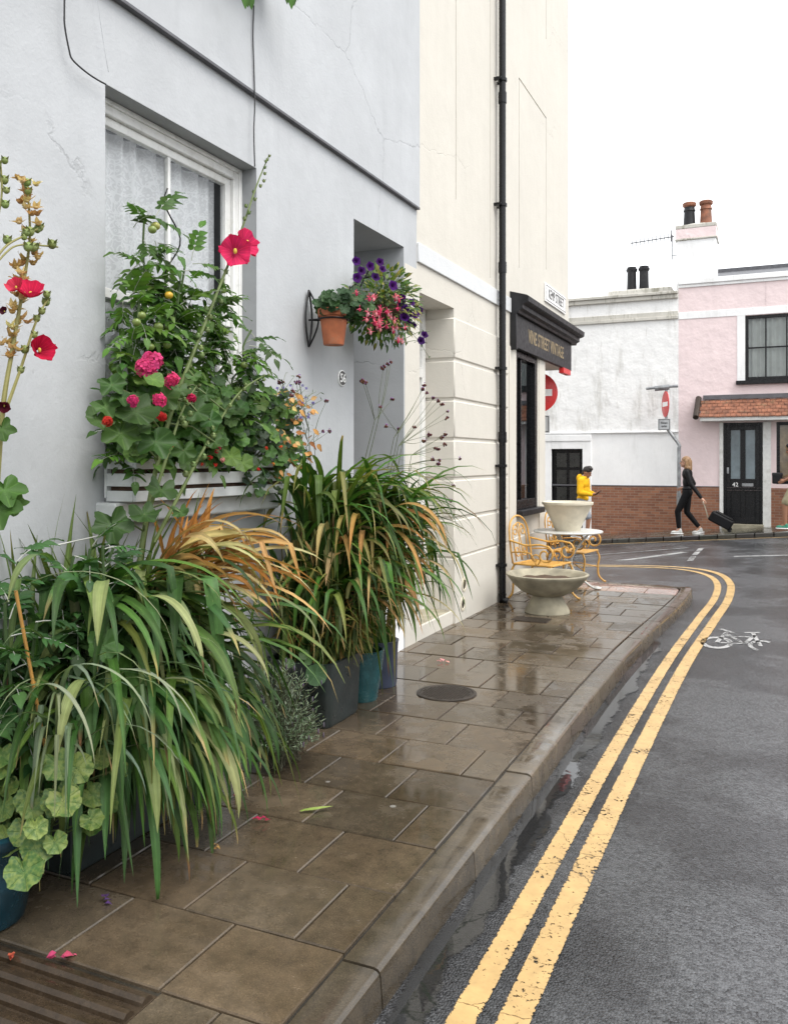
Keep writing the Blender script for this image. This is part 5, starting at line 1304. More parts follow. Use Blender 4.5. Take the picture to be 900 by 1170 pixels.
for i in range(120):
    a = V((uni(-2.82, -2.5), uni(4.5, 4.85), .33)); b = a+V((uni(-.05, .32), uni(-.35, .65), uni(.1, 1.0))); sm.tube([a, a.lerp(b, .5)+V((0, 0, .08)), b], .0035, 5)
    for t in range(3, 14):
        q = a.lerp(b, t/13)+rv(.02)
        for _ in range(2): leaf(m, q, V((uni(-.3, 1), uni(-1, 1), uni(-.9, .5))), V((.2, -.2, 1)), uni(.09, .17), uni(.012, .02), LANCE, uni(.1, .5), .15, jit(rnd.choice([(.06, .095, .022), (.05, .085, .022), (.10, .13, .035), (.30, .2, .07), (.2, .2, .06)]), .25))
m.build('foliage', M['leaf'], bm_, ang=180); sm.build('stem', M['stem'], bm_)
na = thing('nasturtium', 'single round nasturtium leaf hanging over the slate planter rim', 'nasturtium', (-2.5, 4.5, .36))
m = MB(); sm = MB((.12, .16, .06)); p_ = pw(361, 771, -2.44)
lobed(m, p_, V((.75, -.85, .25)), V((.1, .1, -.9)), .065, 0, 0, .12, (.055, .12, .05), .05, 36, .1); m.build('leaf', M['lobed'], na, ang=180); sm.tube([(-2.58, 4.55, .34), (-2.50, 4.48, .42), p_], .003, 5)
for (u, v, r_) in ((347, 748, .03), (330, 758, .028), (352, 756, .022)): m = MB(); lobed(m, pw(u, v, -2.48), V((.6, -.8, .4)), V((.1, .1, -.9)), r_, 0, 0, .1, jit((.06, .12, .04), .2), .05, 24, .1); m.build('leaf', M['lobed'], na, ang=180)
sm.build('stem', M['stem'], na)

# purple-brown verbena heads on wiry stems
vb = thing('verbena', 'wiry verbena stems with dark purple-brown flower heads above the tall clump', 'verbena', (-2.6, 4.9, .33))
sm = MB((.09, .11, .05)); f = MB()
def vstem(root, pts, r_=.0032):
    P_ = crom([root]+[tuple(p_) for p_ in pts], 6); sm.tube(P_, [r_*(1-.5*i/len(P_)) for i in range(len(P_))], 5); return P_
heads = []
def head(p_, r_=.017):
    for _ in range(9):
        f.col = jit(rnd.choice([(.11, .035, .035), (.16, .06, .05), (.09, .03, .05), (.2, .09, .06)]), .25); o = rv(r_); o.z *= .7; f.ell(p_+o, (r_*.42, r_*.42, r_*.5), 6, 4)
    for _ in range(3): floret(f, p_+rv(r_)+V((0, 0, r_*.5)), V((.5, -.4, .8)), .006, (.3, .14, .4))
rt = (-2.6, 4.9, .4); X_ = -2.35
for mid, ends in (((450, 500), [(482, 445), (487, 449), (485, 440)]), ((455, 510), [(505, 462), (500, 458), (511, 470), (510, 478), (495, 455)]), ((460, 505), [(473, 488), (484, 504), (490, 497)]), ((470, 520), [(505, 500), (508, 508), (500, 513), (508, 496), (497, 512)]), ((470, 530), [(525, 524), (494, 525), (502, 526)]), ((432, 480), [(438, 420), (443, 416), (446, 414)]), ((428, 480), [(414, 436), (417, 437), (448, 456)]), ((455, 495), [(441, 487), (456, 490), (434, 465)]), ((480, 540), [(518, 555), (515, 572), (500, 530)])):
    A = pw(mid[0], mid[1], X_)
    vstem(rt, [pw(mid[0]-20, mid[1]+90, -2.45), A], .0036)
    for e in ends:
        B_ = pw(e[0], e[1], X_+uni(-.03, .05)); vstem(tuple(A), [A.lerp(B_, .5)+rv(.015), B_], .0022); head(B_, uni(.012, .02))
rt = (-2.7, 4.5, .4)
for mid, ends in (((352, 490), [(341, 430), (338, 437), (342, 437)]), ((352, 505), [(333, 452), (319, 437)]), ((358, 500), [(373, 458)]), ((350, 510), [(376, 493), (369, 493)]), ((345, 500), [(322, 436), (335, 447)])):
    A = pw(mid[0], mid[1], -2.62); vstem(rt, [pw(mid[0]+4, mid[1]+90, -2.64), A], .003)
    for e in ends: B_ = pw(e[0], e[1], -2.58); vstem(tuple(A), [A.lerp(B_, .5)+rv(.01), B_], .002); head(B_, .013)
    for t in range(8):
        q = A+V((0, uni(-.05, .05), uni(-.1, .25))); leaf(sm, q, rv(), V((0, 0, 1)), .05, .006, LANCE, .1, 0, (.08, .11, .05))
sm.build('stem', M['stem'], vb); f.build('flower_head', M['petal'], vb, ang=180)

# lavender
lv = thing('lavender_bush', 'small grey-green lavender bush on the paving between the two clumps', 'lavender', (-2.42, 3.8, 0))
m = MB(); lc = V((-2.38, 3.76, .02))
for i in range(330):
    a = lc+V((uni(-.12, .12), uni(-.14, .14), uni(0, .1))); o = rv(); b = lc+V((o.x*.26, o.y*.28, .12+abs(o.z)*.44)); m.col = (.09, .09, .06); m.tube([a, a.lerp(b, .6)+V((0, 0, .04)), b], .002, 4, False)
    d0 = (b-a).normalized()
    for t in range(12):
        q = a.lerp(b, .35+.65*t/11)+V((0, 0, .02)); leaf(m, q, d0*.8+rv(.9), V((.3, -.3, .8)), uni(.02, .042), .0055, LANCE, .1, 0, jit(rnd.choice([(.12, .16, .10), (.17, .21, .15), (.08, .115, .065)]), .2))
    if i % 7 == 0:
        e = b+d0*.06; m.tube([b, e], .0015, 4, False); f = MB(jit((.17, .13, .19), .2)); f.ell(e, (.005, .005, .016), 6, 5); f.build('flower_spike', M['petal'], lv, ang=180)
m.build('foliage', M['leaf'], lv, ang=180)

# ================= fallen scraps =================
def scrap(name, label, cat, u, v, col, sz, n=3, mat='petal'):
    m = MB(); c = pg(u, v)
    for i in range(n):
        a = uni(0, 6.3); leaf(m, c+V((uni(-.5, .5)*sz, uni(-.5, .5)*sz, .006+.006*i)), (math.cos(a), math.sin(a), .15), (uni(-.3, .3), uni(-.3, .3), 1), sz*uni(.7, 1.1), sz*.6, OVATE, uni(.1, .5), uni(.2, .6), jit(col, .2), .08)
    tag(m.build(name, M[mat], ang=180), label, cat)
scrap('fallen_petal', 'crumpled magenta and white petal on the slab by the ribbed paving', 'petal', 70, 1099, (.42, .06, .14), .035, 5)
scrap('fallen_petal', 'pink petal on the slab below the longest drooping blade tip', 'petal', 299, 940, (.42, .03, .09), .03, 4)
scrap('fallen_petal', 'orange-red petal scraps at the left edge of the ribbed paving', 'petal', 10, 1098, (.45, .10, .06), .026, 4)
scrap('fallen_flower', 'white crumpled flower on the wet slab before the slate planter', 'flower', 366, 830, (.75, .74, .68), .055, 7)
scrap('fallen_flower', 'dark violet and white shrivelled bloom below the narrow blades', 'flower', 122, 1033, (.12, .06, .2), .03, 4)
scrap('fallen_petal', 'small pale pink blossom on the paving behind the manhole cover', 'petal', 506, 757, (.72, .35, .35), .045, 4)
scrap('fallen_petal', 'dark red petal close under the strap leaves by the lavender', 'petal', 270, 912, (.35, .02, .06), .03, 3)
scrap('fallen_petal', 'tan withered scrap on the slab near the drooping blades', 'petal', 247, 971, (.5, .3, .12), .022, 4)
m = MB(); strap(m, pg(343, 929)+V((0, 0, .008)), R(35), .15, .03, 3, -3, 1, (.22, .32, .07), (.3, .36, .12), None, 8, .12)
tag(m.build('fallen_leaf', M['strap'], ang=180), 'bright green piece of blade lying on the slab', 'leaf')
# ================= stone planters, table, chairs =================
bp0 = pg(625, 699)
t = thing('bowl_planter', 'wide weathered concrete bowl planter on a flared foot standing on the paving', 'planter', bp0); c = bp0
m = MB(); m.lathe([(.235, 0), (.232, .02), (.19, .10), (.155, .165), (.15, .175)], c, 48); m.build('foot', M['concrete'], t, ang=50)
m = MB(); m.lathe([(.12, .17), (.19, .185), (.28, .23), (.36, .30), (.41, .365), (.428, .385), (.43, .40), (.415, .408), (.395, .40), (.375, .375), (.34, .33)], c, 56, cap=False); m.build('bowl', M['concrete'], t, ang=50)
m = MB(); n = 40; vs = [c+V((0, 0, .34))]; fs = []
for q in (.5, 1):
    for k in range(n): a = 2*math.pi*k/n; vs.append(c+V((.362*q*math.cos(a), .362*q*math.sin(a), .338+.006*math.sin(k*1.7)*q)))
fs = [(0, 1+k, 1+(k+1) % n) for k in range(n)]+[(1+k, 1+n+k, 1+n+(k+1) % n, 1+(k+1) % n) for k in range(n)]
m.add(vs, fs); m.build('soil', M['soil'], t)

tb = V((-2.36, 10.45, 0)); TZ = .72
t = thing('garden_table', 'round white metal garden table between the two ochre chairs', 'table', tb)
m = MB(); m.lathe([(.001, TZ-.012), (.41, TZ-.012), (.42, TZ-.018), (.425, TZ-.006), (.415, TZ+.004), (.001, TZ+.004)], tb, 56, cap=False); m.build('table_top', M['whitem'], t, ang=40)
for k in range(3):
    a = R(20+120*k); d = V((math.cos(a), math.sin(a), 0))
    m = MB(); P_ = [tb+d*r_+V((0, 0, z)) for r_, z in ((.28, TZ-.015), (.2, .62), (.08, .45), (.04, .34), (.08, .22), (.22, .08), (.31, .018), (.35, .02))]
    m.tube(crom([tuple(p_) for p_ in P_], 6), .013, 8); m.build('leg', M['whitem'], t, ang=180)
    m = MB(); m.ell(tb+d*.36+V((0, 0, .014)), (.05, .05, .02)); m.build('foot', M['whitem'], t)
m = MB(); m.tube([tb+V((.05*math.cos(R(12*i)), .05*math.sin(R(12*i)), .34)) for i in range(31)], .009, 6, False); m.build('ring', M['whitem'], t)
cc = tb+V((.0, -.02, TZ+.004))
t = thing('cone_planter', 'cream tapered cone planter standing on the round white table', 'planter', cc)
m = MB(); m.lathe([(.15, 0), (.152, .006), (.20, .12), (.27, .26), (.295, .315), (.31, .325), (.312, .352), (.30, .356), (.285, .345), (.25, .28)], cc, 48, cap=False); m.lathe([(.15, .001), (.001, .001)], cc, 48, cap=False); m.build('pot', M['palecon'], t, ang=45)
m = MB(); m.lathe([(.25, .28), (.001, .30)], cc, 32, cap=False); m.build('soil', M['soil'], t)

def spiral(c, ex, ey, r0, r1, a0, a1, n=22):
    return [V(c)+V(ex)*math.cos(R(a0+(a1-a0)*i/n))*(r0+(r1-r0)*i/n)+V(ey)*math.sin(R(a0+(a1-a0)*i/n))*(r0+(r1-r0)*i/n) for i in range(n+1)]
EX, EY, EZ = V((1, 0, 0)), V((0, 1, 0)), V((0, 0, 1))
def chair():
    t = thing('garden_chair', 'ochre scrollwork metal garden armchair behind the concrete bowl planter', 'chair', (0, 0, 0), 0, 'ochre metal garden chairs by the shop')
    Y = M['yellowm']; w2, dpt, sz = .25, .23, .42
    s = MB()
    for i in range(11): x = -dpt+.02+i*.043; s.box(x, x+.034, -w2+.01, w2-.01, sz-.004, sz+.004)
    s.tube([(-dpt, -w2, sz), (dpt, -w2, sz), (dpt, w2, sz), (-dpt, w2, sz), (-dpt, -w2, sz)], .011, 8); s.build('seat', Y, t, ang=40, local=True)
    b = MB(); tl = lambda y, z: V((-dpt-.02-(z-sz)*.14, y, z))
    arch = [tl(-w2+.02, sz)]+[tl(-w2+.02-.01*math.sin(f*3.14), sz+.32*f) for f in (.33, .66, 1)]+[tl((w2-.02)*-math.cos(R(180*i/12)), sz+.32+.21*math.sin(R(180*i/12))) for i in range(1, 12)]+[tl(w2-.02+.01*math.sin(f*3.14), sz+.32*f) for f in (1, .66, .33)]+[tl(w2-.02, sz)]
    b.tube(arch, .011, 8); b.build('back_frame', Y, t, ang=180, local=True)
    b = MB(); inn = [tl((w2-.09)*-math.cos(R(180*i/12)), sz+.28+.17*math.sin(R(180*i/12))) for i in range(13)]
    b.tube([tl(-w2+.11, sz+.02)]+inn+[tl(w2-.11, sz+.02)], .007, 6)
    for sg in (-1, 1):
        f = lambda yy, zz: tl(yy*sg, zz)
        P_ = spiral((0, 0, 0), EY, EZ, .012, .075, 30, 500, 30)
        b.tube([f(.085+p_.y, sz+.36+p_.z) for p_ in P_], .007, 6)
        b.tube([f(.085+p_.y*.8, sz+.13-p_.z*.9) for p_ in P_], .007, 6)
        b.tube([f(.012, sz+.02), f(.03, sz+.18), f(.012, sz+.30), f(.03, sz+.44)], .006, 6)
    b.build('back_scroll', Y, t, ang=180, local=True)
    for sg in (-1, 1):
        a = MB(); y = sg*w2
        up_ = [V((-dpt-.05, y, sz+.26)), V((-dpt+.06, y*1.06, sz+.24)), V((-.05, y*1.1, sz+.22)), V((.10, y*1.1, sz+.235)), V((.20, y*1.1, sz+.22))]
        sp_ = [V((0, y*1.1, 0))+p_ for p_ in spiral((.17, 0, sz+.125), EX, EZ, .105, .018, 70, -400, 34)]
        a.tube(crom([tuple(p_) for p_ in up_], 5)[:-1]+sp_, .011, 8)
        a.tube([V((0, y*1.08, 0))+p_ for p_ in spiral((.05, 0, sz+.075), EX, EZ, .065, .012, -60, 380, 28)], .008, 6)
        a.tube(crom([(-dpt-.02, y, sz+.13), (-.1, y*1.05, sz+.14), (0, y*1.08, sz+.12), (.06, y*1.08, sz+.01)], 5), .009, 6)
        a.build('arm', Y, t, ang=180, local=True)
        for (x0, x1) in ((dpt-.01, .34), (-dpt+.01, -.33)):
            l = MB(); k = 1 if x0 > 0 else -1
            l.tube(crom([(x0, y*.95, sz), (x0+.035*k, y*1.02, sz-.09), (x0+.02*k, y*.98, .22), (x0+.03*k, y*.98, .09), (x1-.03*k, y*1.05, .02), (x1, y*1.08, .012)], 6), [.012]*31, 8); l.build('leg', Y, t, ang=180, local=True)
    st = MB(); st.tube(crom([(dpt+.015, -w2*.97, .2), (0, 0, .27), (dpt+.015, w2*.97, .2)], 5), .007, 6); st.tube(crom([(-dpt-.015, -w2*.97, .2), (0, 0, .265), (-dpt-.015, w2*.97, .2)], 5), .007, 6); st.build('stretcher', Y, t, ang=180, local=True)
    return t
ch1 = chair(); 
ch2 = dup(ch1, (-2.43, 11.08, -.01), R(-10), 'ochre scrollwork garden armchair on the far side of the white table')
ch1.location = (-2.44, 9.5, 0); ch1.rotation_euler = (0, 0, R(-12))

# ================= traffic signs =================
def disc(par, c, nrm, r_, T=.012):
    nrm = up(nrm); ex = V((0, 0, 1)).cross(nrm).normalized(); Mx = frame(c, ex, nrm)
    m = MB(); m.M = Mx; m.lathe([(.001, -T), (r_, -T), (r_, 0), (r_-.008, .003), (.001, .003)], n=44, cap=False); d = m.build('sign_disc', M['red'], par, ang=40)
    m = MB(); m.M = Mx; m.box(-r_*.72, r_*.72, -r_*.17, r_*.17, .0035, .006); m.build('white_bar', M['signw'], d, smooth=False)
    m = MB(); m.M = Mx; m.lathe([(r_*.90, -T-.001), (.001, -T-.002)], n=36, cap=False); m.build('sign_back', M['signgrey'], d)
    return d
def plate(par, c, nrm, w_, h_, lines, size):
    nrm = up(nrm); ex = V((0, 0, 1)).cross(nrm).normalized(); Mx = frame(c, ex, nrm)
    m = MB(); m.M = Mx; m.box(-w_/2, w_/2, -h_/2, h_/2, -.01, 0); p_ = m.build('sign_plate', M['signgrey'], par, bevel=.004)  # white plate coloured grey to carry the shade on its face
    m = MB(); m.M = Mx; b = .012
    m.box(-w_/2+b, w_/2-b, -h_/2+b, -h_/2+b*1.8, .0005, .003); m.box(-w_/2+b, w_/2-b, h_/2-b*1.8, h_/2-b, .0005, .003); m.box(-w_/2+b, -w_/2+b*1.8, -h_/2+b*1.8, h_/2-b*1.8, .0005, .003); m.box(w_/2-b*1.8, w_/2-b, -h_/2+b*1.8, h_/2-b*1.8, .0005, .003); m.build('border', M['signk'], p_, smooth=False)
    for i, s in enumerate(lines): text('lettering', s, size, M['signk'], Mx @ Matrix.Translation((0, (len(lines)-1)*size*.6-i*size*1.2, .003)), p_, sx=.85, bold=.001)
nx, ny = -3.3, 12.5
sp = thing('sign_post', 'no-entry sign post half hidden behind the cream corner shop', 'road sign', (nx, ny, -.02))
m = MB(); m.tube([(nx, ny, -.1), (nx, ny, 2.92)], .038, 14); m.build('pole', M['galv'], sp)
z0 = .6
for z, mt in ((.95, 'signw'), (1.2, 'signw'), (1.45, 'signk'), (1.7, 'signw'), (1.35, 'red'), (.75, 'signw')):
    m = MB(); a = uni(-.9, -.3); m.add([(nx+.0395*math.cos(a+q*.35), ny+.0395*math.sin(a+q*.35), z+h) for h in (0, uni(.06, .11)) for q in range(-3, 4)], [(i, i+1, i+8, i+7) for i in range(6)]); m.build('sticker', M[mt], sp)
disc(sp, (nx+.03, ny-.055, 2.60), (.25, -1, 0), .30)
plate(sp, (nx+.03, ny-.05, 2.13), (.25, -1, 0), .36, .26, ('Except', 'cycles'), .085)

fx = pf(775.5, 560, 20.45); gx = fx.x; gy = 20.45; gz = zr(gx, gy)+.1
sp2 = thing('sign_post', 'bent grey lamp-topped post with a no-entry sign seen edge-on before the pink house', 'road sign', (gx, gy, gz))
q1, q2, q3 = pf(775, 508, gy), pf(762, 489, gy), pf(756.5, 441, gy)
m = MB(); m.tube([(gx, gy, gz-.1), (gx, gy, gz+.9)], .055, 14); m.tube([(gx, gy, gz+.85), (gx, gy, q1.z-.06)], .042, 14); m.tube(crom([(gx, gy, q1.z-.08), (gx, gy, q1.z), tuple(q1.lerp(q2, .55)), tuple(q2), (q2.x-.02, gy, q2.z+.12)], 5), .038, 12); m.tube([(q2.x-.02, gy, q2.z+.1), (q2.x-.02, gy, q3.z)], .032, 10); m.build('pole', M['galv'], sp2, ang=60)
px_ = q2.x-.02
a, b = pf(738, 444, gy), pf(774.5, 441, gy)
m = MB(); m.tube([a, (a+b)/2+V((0, 0, .015)), b], .035, 10); m.tube([(a+b)/2-V((.16, 0, .02)), (a+b)/2+V((.16, 0, 0))], .065, 10); m.build('lamp_hood', M['galv'], sp2)
dz = pf(757.5, 462, gy)
disc(sp2, (dz.x+.05, gy-.06, dz.z), (-.93, -.37, 0), .30)
pl = pf(759, 485, gy); plate(sp2, (pl.x, gy-.07, pl.z), (.1, -1, 0), .27, .26, ('Except', 'cycles'), .062)
# ================= people =================
def blend(name, prims, voxel, mat, parent, smooth=3):
    m = MB()
    for p_ in prims:
        if p_[0] == 'c':
            a, ra, b, rb = V(p_[1]), p_[2], V(p_[3]), p_[4]
            m.tube([a, a.lerp(b, .5), b], [ra, (ra+rb)/2, rb], 12); m.ell(a, (ra,)*3, 12, 8); m.ell(b, (rb,)*3, 12, 8)
        else:
            m.ell(p_[1], p_[2], 16, 10, p_[3] if len(p_) > 3 else None)
    o = m.build(name, mat, None)
    r_ = o.modifiers.new('r', 'REMESH'); r_.mode = 'VOXEL'; r_.voxel_size = voxel
    s_ = o.modifiers.new('s', 'SMOOTH'); s_.iterations = smooth; s_.factor = .5
    dg = bpy.context.evaluated_depsgraph_get(); me = bpy.data.meshes.new_from_object(o.evaluated_get(dg))
    old = o.data; o.modifiers.clear(); o.data = me; bpy.data.meshes.remove(old)
    me.name = name; me.polygons.foreach_set('use_smooth', [True]*len(me.polygons))
    if not me.materials: me.materials.append(mat)
    o.parent = parent; return o
def fabric(name, col, rough=.85): return simple(name, col, rough, var=.2, scale=9, bump=.9, bscale=22, spec=.2)
SK = simple('skin', (.46, .25, .17), .5, var=.06, scale=20, bump=.05); SK2 = simple('tanned_skin', (.30, .145, .085), .5, var=.06, scale=20, bump=.05)
M['dkhair'] = simple('dark_hair', (.015, .011, .009), .5, var=.4, scale=60, bump=.5); M['blond'] = simple('blonde_hair', (.25, .145, .07), .5, var=.45, scale=50, bump=.5)
def hand(w, d, side):
    """palm and five bent fingers at wrist w, pointing along d"""
    w = V(w); d = up(d); n_ = V(side); n_ = (n_-d*n_.dot(d)).normalized(); s = d.cross(n_); out = [('c', w, .024, w+d*.05, .030), ('c', w+d*.03+s*.014, .02, w+d*.08+s*.022, .015), ('c', w+d*.03-s*.014, .02, w+d*.08-s*.022, .015)]
    for k, L in enumerate((.062, .074, .07, .055)):
        b = w+d*.085+s*(.028-.0185*k); q = b+d*L*.5-n_*.008; e = q+d*L*.4-n_*L*.42
        out += [('c', b, .0088, q, .0082), ('c', q, .0082, e, .0068)]
    b = w+d*.03+s*.03; q = b+d*.03+s*.022-n_*.012; out += [('c', b, .012, q, .0095), ('c', q, .0095, q+d*.026-n_*.014, .008)]
    return out
def headp(c, yaw=0, pitch=0, sc=1.0):
    Mr = Matrix.Rotation(yaw, 3, 'Z') @ Matrix.Rotation(pitch, 3, 'Y'); c = V(c)
    f = lambda p_: c+Mr @ (V(p_)*sc); E = lambda p_, r_: ('e', f(p_), tuple(x*sc for x in r_), Mr)
    return [E((-.012, 0, .03), (.098, .078, .095)), E((.02, 0, -.035), (.07, .060, .085)), E((.05, 0, -.085), (.032, .034, .026)), ('c', f((.078, 0, .005)), .010*sc, f((.105, 0, -.03)), .014*sc), E((.076, 0, -.068), (.016, .026, .009)), E((.066, .03, .025), (.024, .026, .010)), E((.066, -.03, .025), (.024, .026, .010)), E((-.005, .079, -.01), (.02, .011, .03)), E((-.005, -.079, -.01), (.02, .011, .03))], f, Mr
def eyes(par, f, sc=1):
    for s in (-1, 1):
        m = MB(); m.ell(f((.083, .031*s, .004)), (.011, .013, .009)); m.build('eye', M['signk'], par, local=True)
def shoe(par, heel, ang, mat, pitch=0, sole=None):
    Mr = Matrix.Rotation(ang, 3, 'Z') @ Matrix.Rotation(pitch, 3, 'Y'); f = lambda p_: V(heel)+Mr @ V(p_)
    o = blend('shoe', [('c', f((-.01, 0, .045)), .040, f((.05, 0, .045)), .043), ('e', f((.11, 0, .04)), (.085, .045, .036), Mr), ('e', f((.05, 0, .03)), (.10, .042, .03), Mr), ('c', f((0, 0, .05)), .038, f((.0, 0, .085)), .042)], .008, mat, par)
    m = MB(); m.M = Matrix.Translation(V(heel)) @ Mr.to_4x4(); n = 28
    pts = [(.065+.135*math.cos(2*math.pi*i/n), (.044+.006*math.cos(2*math.pi*i/n))*math.sin(2*math.pi*i/n), 0) for i in range(n)]
    m.prism(pts, (0, 0, .022)); m.build('sole', sole or M['signw'], o, local=True, bevel=.004)

def person(label, loc, rz, S_): return thing('person', label, 'person', loc, rz)
# --- woman walking left with the suitcase (faces local +x) ---
def woman():
    g0 = pf(785, 600, 19.75); loc = (g0.x, 19.75, zr(g0.x, 19.75)+.105)
    t = person('woman with long fair hair, black jacket and trousers, pulling a suitcase along the far pavement', loc, R(184), 1)
    hl, hr = V((0, .085, .90)), V((0, -.085, .90)); kl, kr = V((.20, .09, .50)), V((.01, -.09, .48)); al, ar = V((.17, .09, .10)), V((-.26, -.09, .13))
    ch, nk = V((.0, 0, 1.32)), V((.02, 0, 1.44)); hd = V((.045, 0, 1.585))
    shl, shr = V((0, .165, 1.37)), V((0, -.165, 1.37)); ell_, elr = V((-.08, .215, 1.11)), V((-.13, -.2, 1.11)); wl_, wr = V((-.30, .24, .80), ), V((.08, -.18, 1.02))
    H_, f, Mr = headp(hd, 0, R(-4))
    pr = H_+[('c', nk-V((0, 0, .06)), .05, hd-V((.02, 0, .07)), .048), ('e', ch, (.095, .15, .15)), ('e', V((0, 0, 1.12)), (.08, .12, .16)), ('e', V((0, 0, .93)), (.10, .15, .11)), ('c', shl, .045, ell_, .036), ('c', shr, .045, elr, .036), ('c', ell_, .034, wl_, .024), ('c', elr, .034, wr, .024), ('c', shl, .05, V((0, .05, 1.4)), .055), ('c', shr, .05, V((0, -.05, 1.4)), .055),
          ('c', hl, .08, kl, .05), ('c', hr, .08, kr, .05), ('c', kl, .048, al, .034), ('c', kr, .048, ar, .034), ('c', al, .032, al+V((.08, 0, -.06)), .03), ('c', ar, .032, ar+V((.07, 0, -.07)), .03)]+hand(wl_, wl_-ell_, (0, 1, 0))+hand(wr, wr-elr, (0, -1, 0))
    b = blend('body', pr, .007, SK, t); eyes(t, f)
    bl = fabric('black_leather', (.007, .007, .008), .5); tr = fabric('black_trousers', (.006, .006, .007))
    blend('jacket', [('e', ch, (.112, .165, .15)), ('e', V((0, 0, 1.14)), (.10, .135, .18)), ('e', V((0, 0, 1.0)), (.105, .15, .075)), ('c', shl, .062, ell_, .052), ('c', shr, .062, elr, .052), ('c', ell_, .051, wl_+(ell_-wl_)*.08, .038), ('c', elr, .051, wr+(elr-wr)*.1, .038), ('c', shl, .06, V((0, .06, 1.40)), .06), ('c', shr, .06, V((0, -.06, 1.40)), .06), ('c', V((.03, .05, 1.43)), .025, V((.07, .03, 1.28)), .02), ('c', V((.03, -.05, 1.43)), .025, V((.07, -.03, 1.28)), .02)], .009, bl, t)
    blend('trousers', [('e', V((0, 0, .92)), (.115, .158, .12)), ('c', hl, .098, kl, .066), ('c', hr, .098, kr, .066), ('c', kl, .065, al+(kl-al)*.16, .05), ('c', kr, .065, ar+(kr-ar)*.16, .05)], .009, tr, t)
    hm = MB()
    blend('hair', [('e', f((-.022, 0, .05)), (.104, .088, .09), Mr), ('c', f((-.07, 0, .02)), .075, f((-.085, 0, -.14)), .075), ('c', f((-.08, .02, -.12)), .07, f((-.09, .02, -.25)), .05), ('c', f((-.08, -.03, -.12)), .065, f((-.07, -.04, -.26)), .04), ('c', f((-.02, .075, .03)), .03, f((-.03, .085, -.12)), .03), ('c', f((-.02, -.075, .03)), .03, f((-.03, -.085, -.12)), .03)], .009, M['blond'], t)
    ws = simple('canvas_shoe', (.55, .55, .53), .7, var=.15)
    shoe(t, al+V((-.02, 0, -.10)), 0, ws); shoe(t, ar+V((-.03, 0, -.105)), 0, ws, R(12))
    Mt = Matrix.Translation(loc) @ Matrix.Rotation(R(184), 4, 'Z')
    return Mt @ (wl_+V((-.035, .0, -.075)))
hp = woman()
# suitcase
def suitcase():
    ca, cb = pf(812, 589, 19.9), pf(832, 603, 19.9); gz_ = zr(cb.x, 19.9)+.11
    top, bot = V((pf(811.5, 587, 19.9).x, 19.88, pf(811, 588, 19.9).z)), V((pf(836, 600, 19.9).x, 19.9, gz_+.12))
    t = thing('suitcase', 'black cabin suitcase on wheels tilted behind the woman in black', 'suitcase', (bot.x, 19.9, gz_))
    ax = (bot-top).normalized(); n_ = V((0, 1, 0)); s = ax.cross(n_).normalized()
    if s.z < 0: s = -s
    L = (bot-top).length; Mx = Matrix((ax, n_, s)).transposed().to_4x4(); Mx.translation = top
    fb = fabric('black_nylon', (.006, .006, .007), .5)
    m = MB(); m.M = Mx; m.box(0, L, -.18, .18, -.11, .11); m.build('case', fb, t, bevel=.035, segs=4)
    m = MB(); m.M = Mx; m.box(.06, L-.05, -.13, .13, .1105, .145); m.build('front_pocket', fb, t, bevel=.02, segs=3)
    m = MB(); m.M = Mx; m.tube([(.09, -.12, .147), (.09, .12, .147)], .006, 5); m.build('zip', M['galv'], t)
    m = MB()
    d = hp-top
    for q in (-.07, .07): m.tube([top+n_*q-s*.09, hp+n_*q*.8], .008, 6)
    m.tube([hp-n_*.075, hp+n_*.075], .013, 8); m.build('handle', M['palecon'], t)
    for q in (-.14, .14):
        m = MB(); cw = bot+n_*q-s*.10+ax*.0; cw.z = gz_+.045; m.tube([cw-n_*.015, cw+n_*.015], .045, 18); m.build('wheel', M['black'], t)
suitcase()

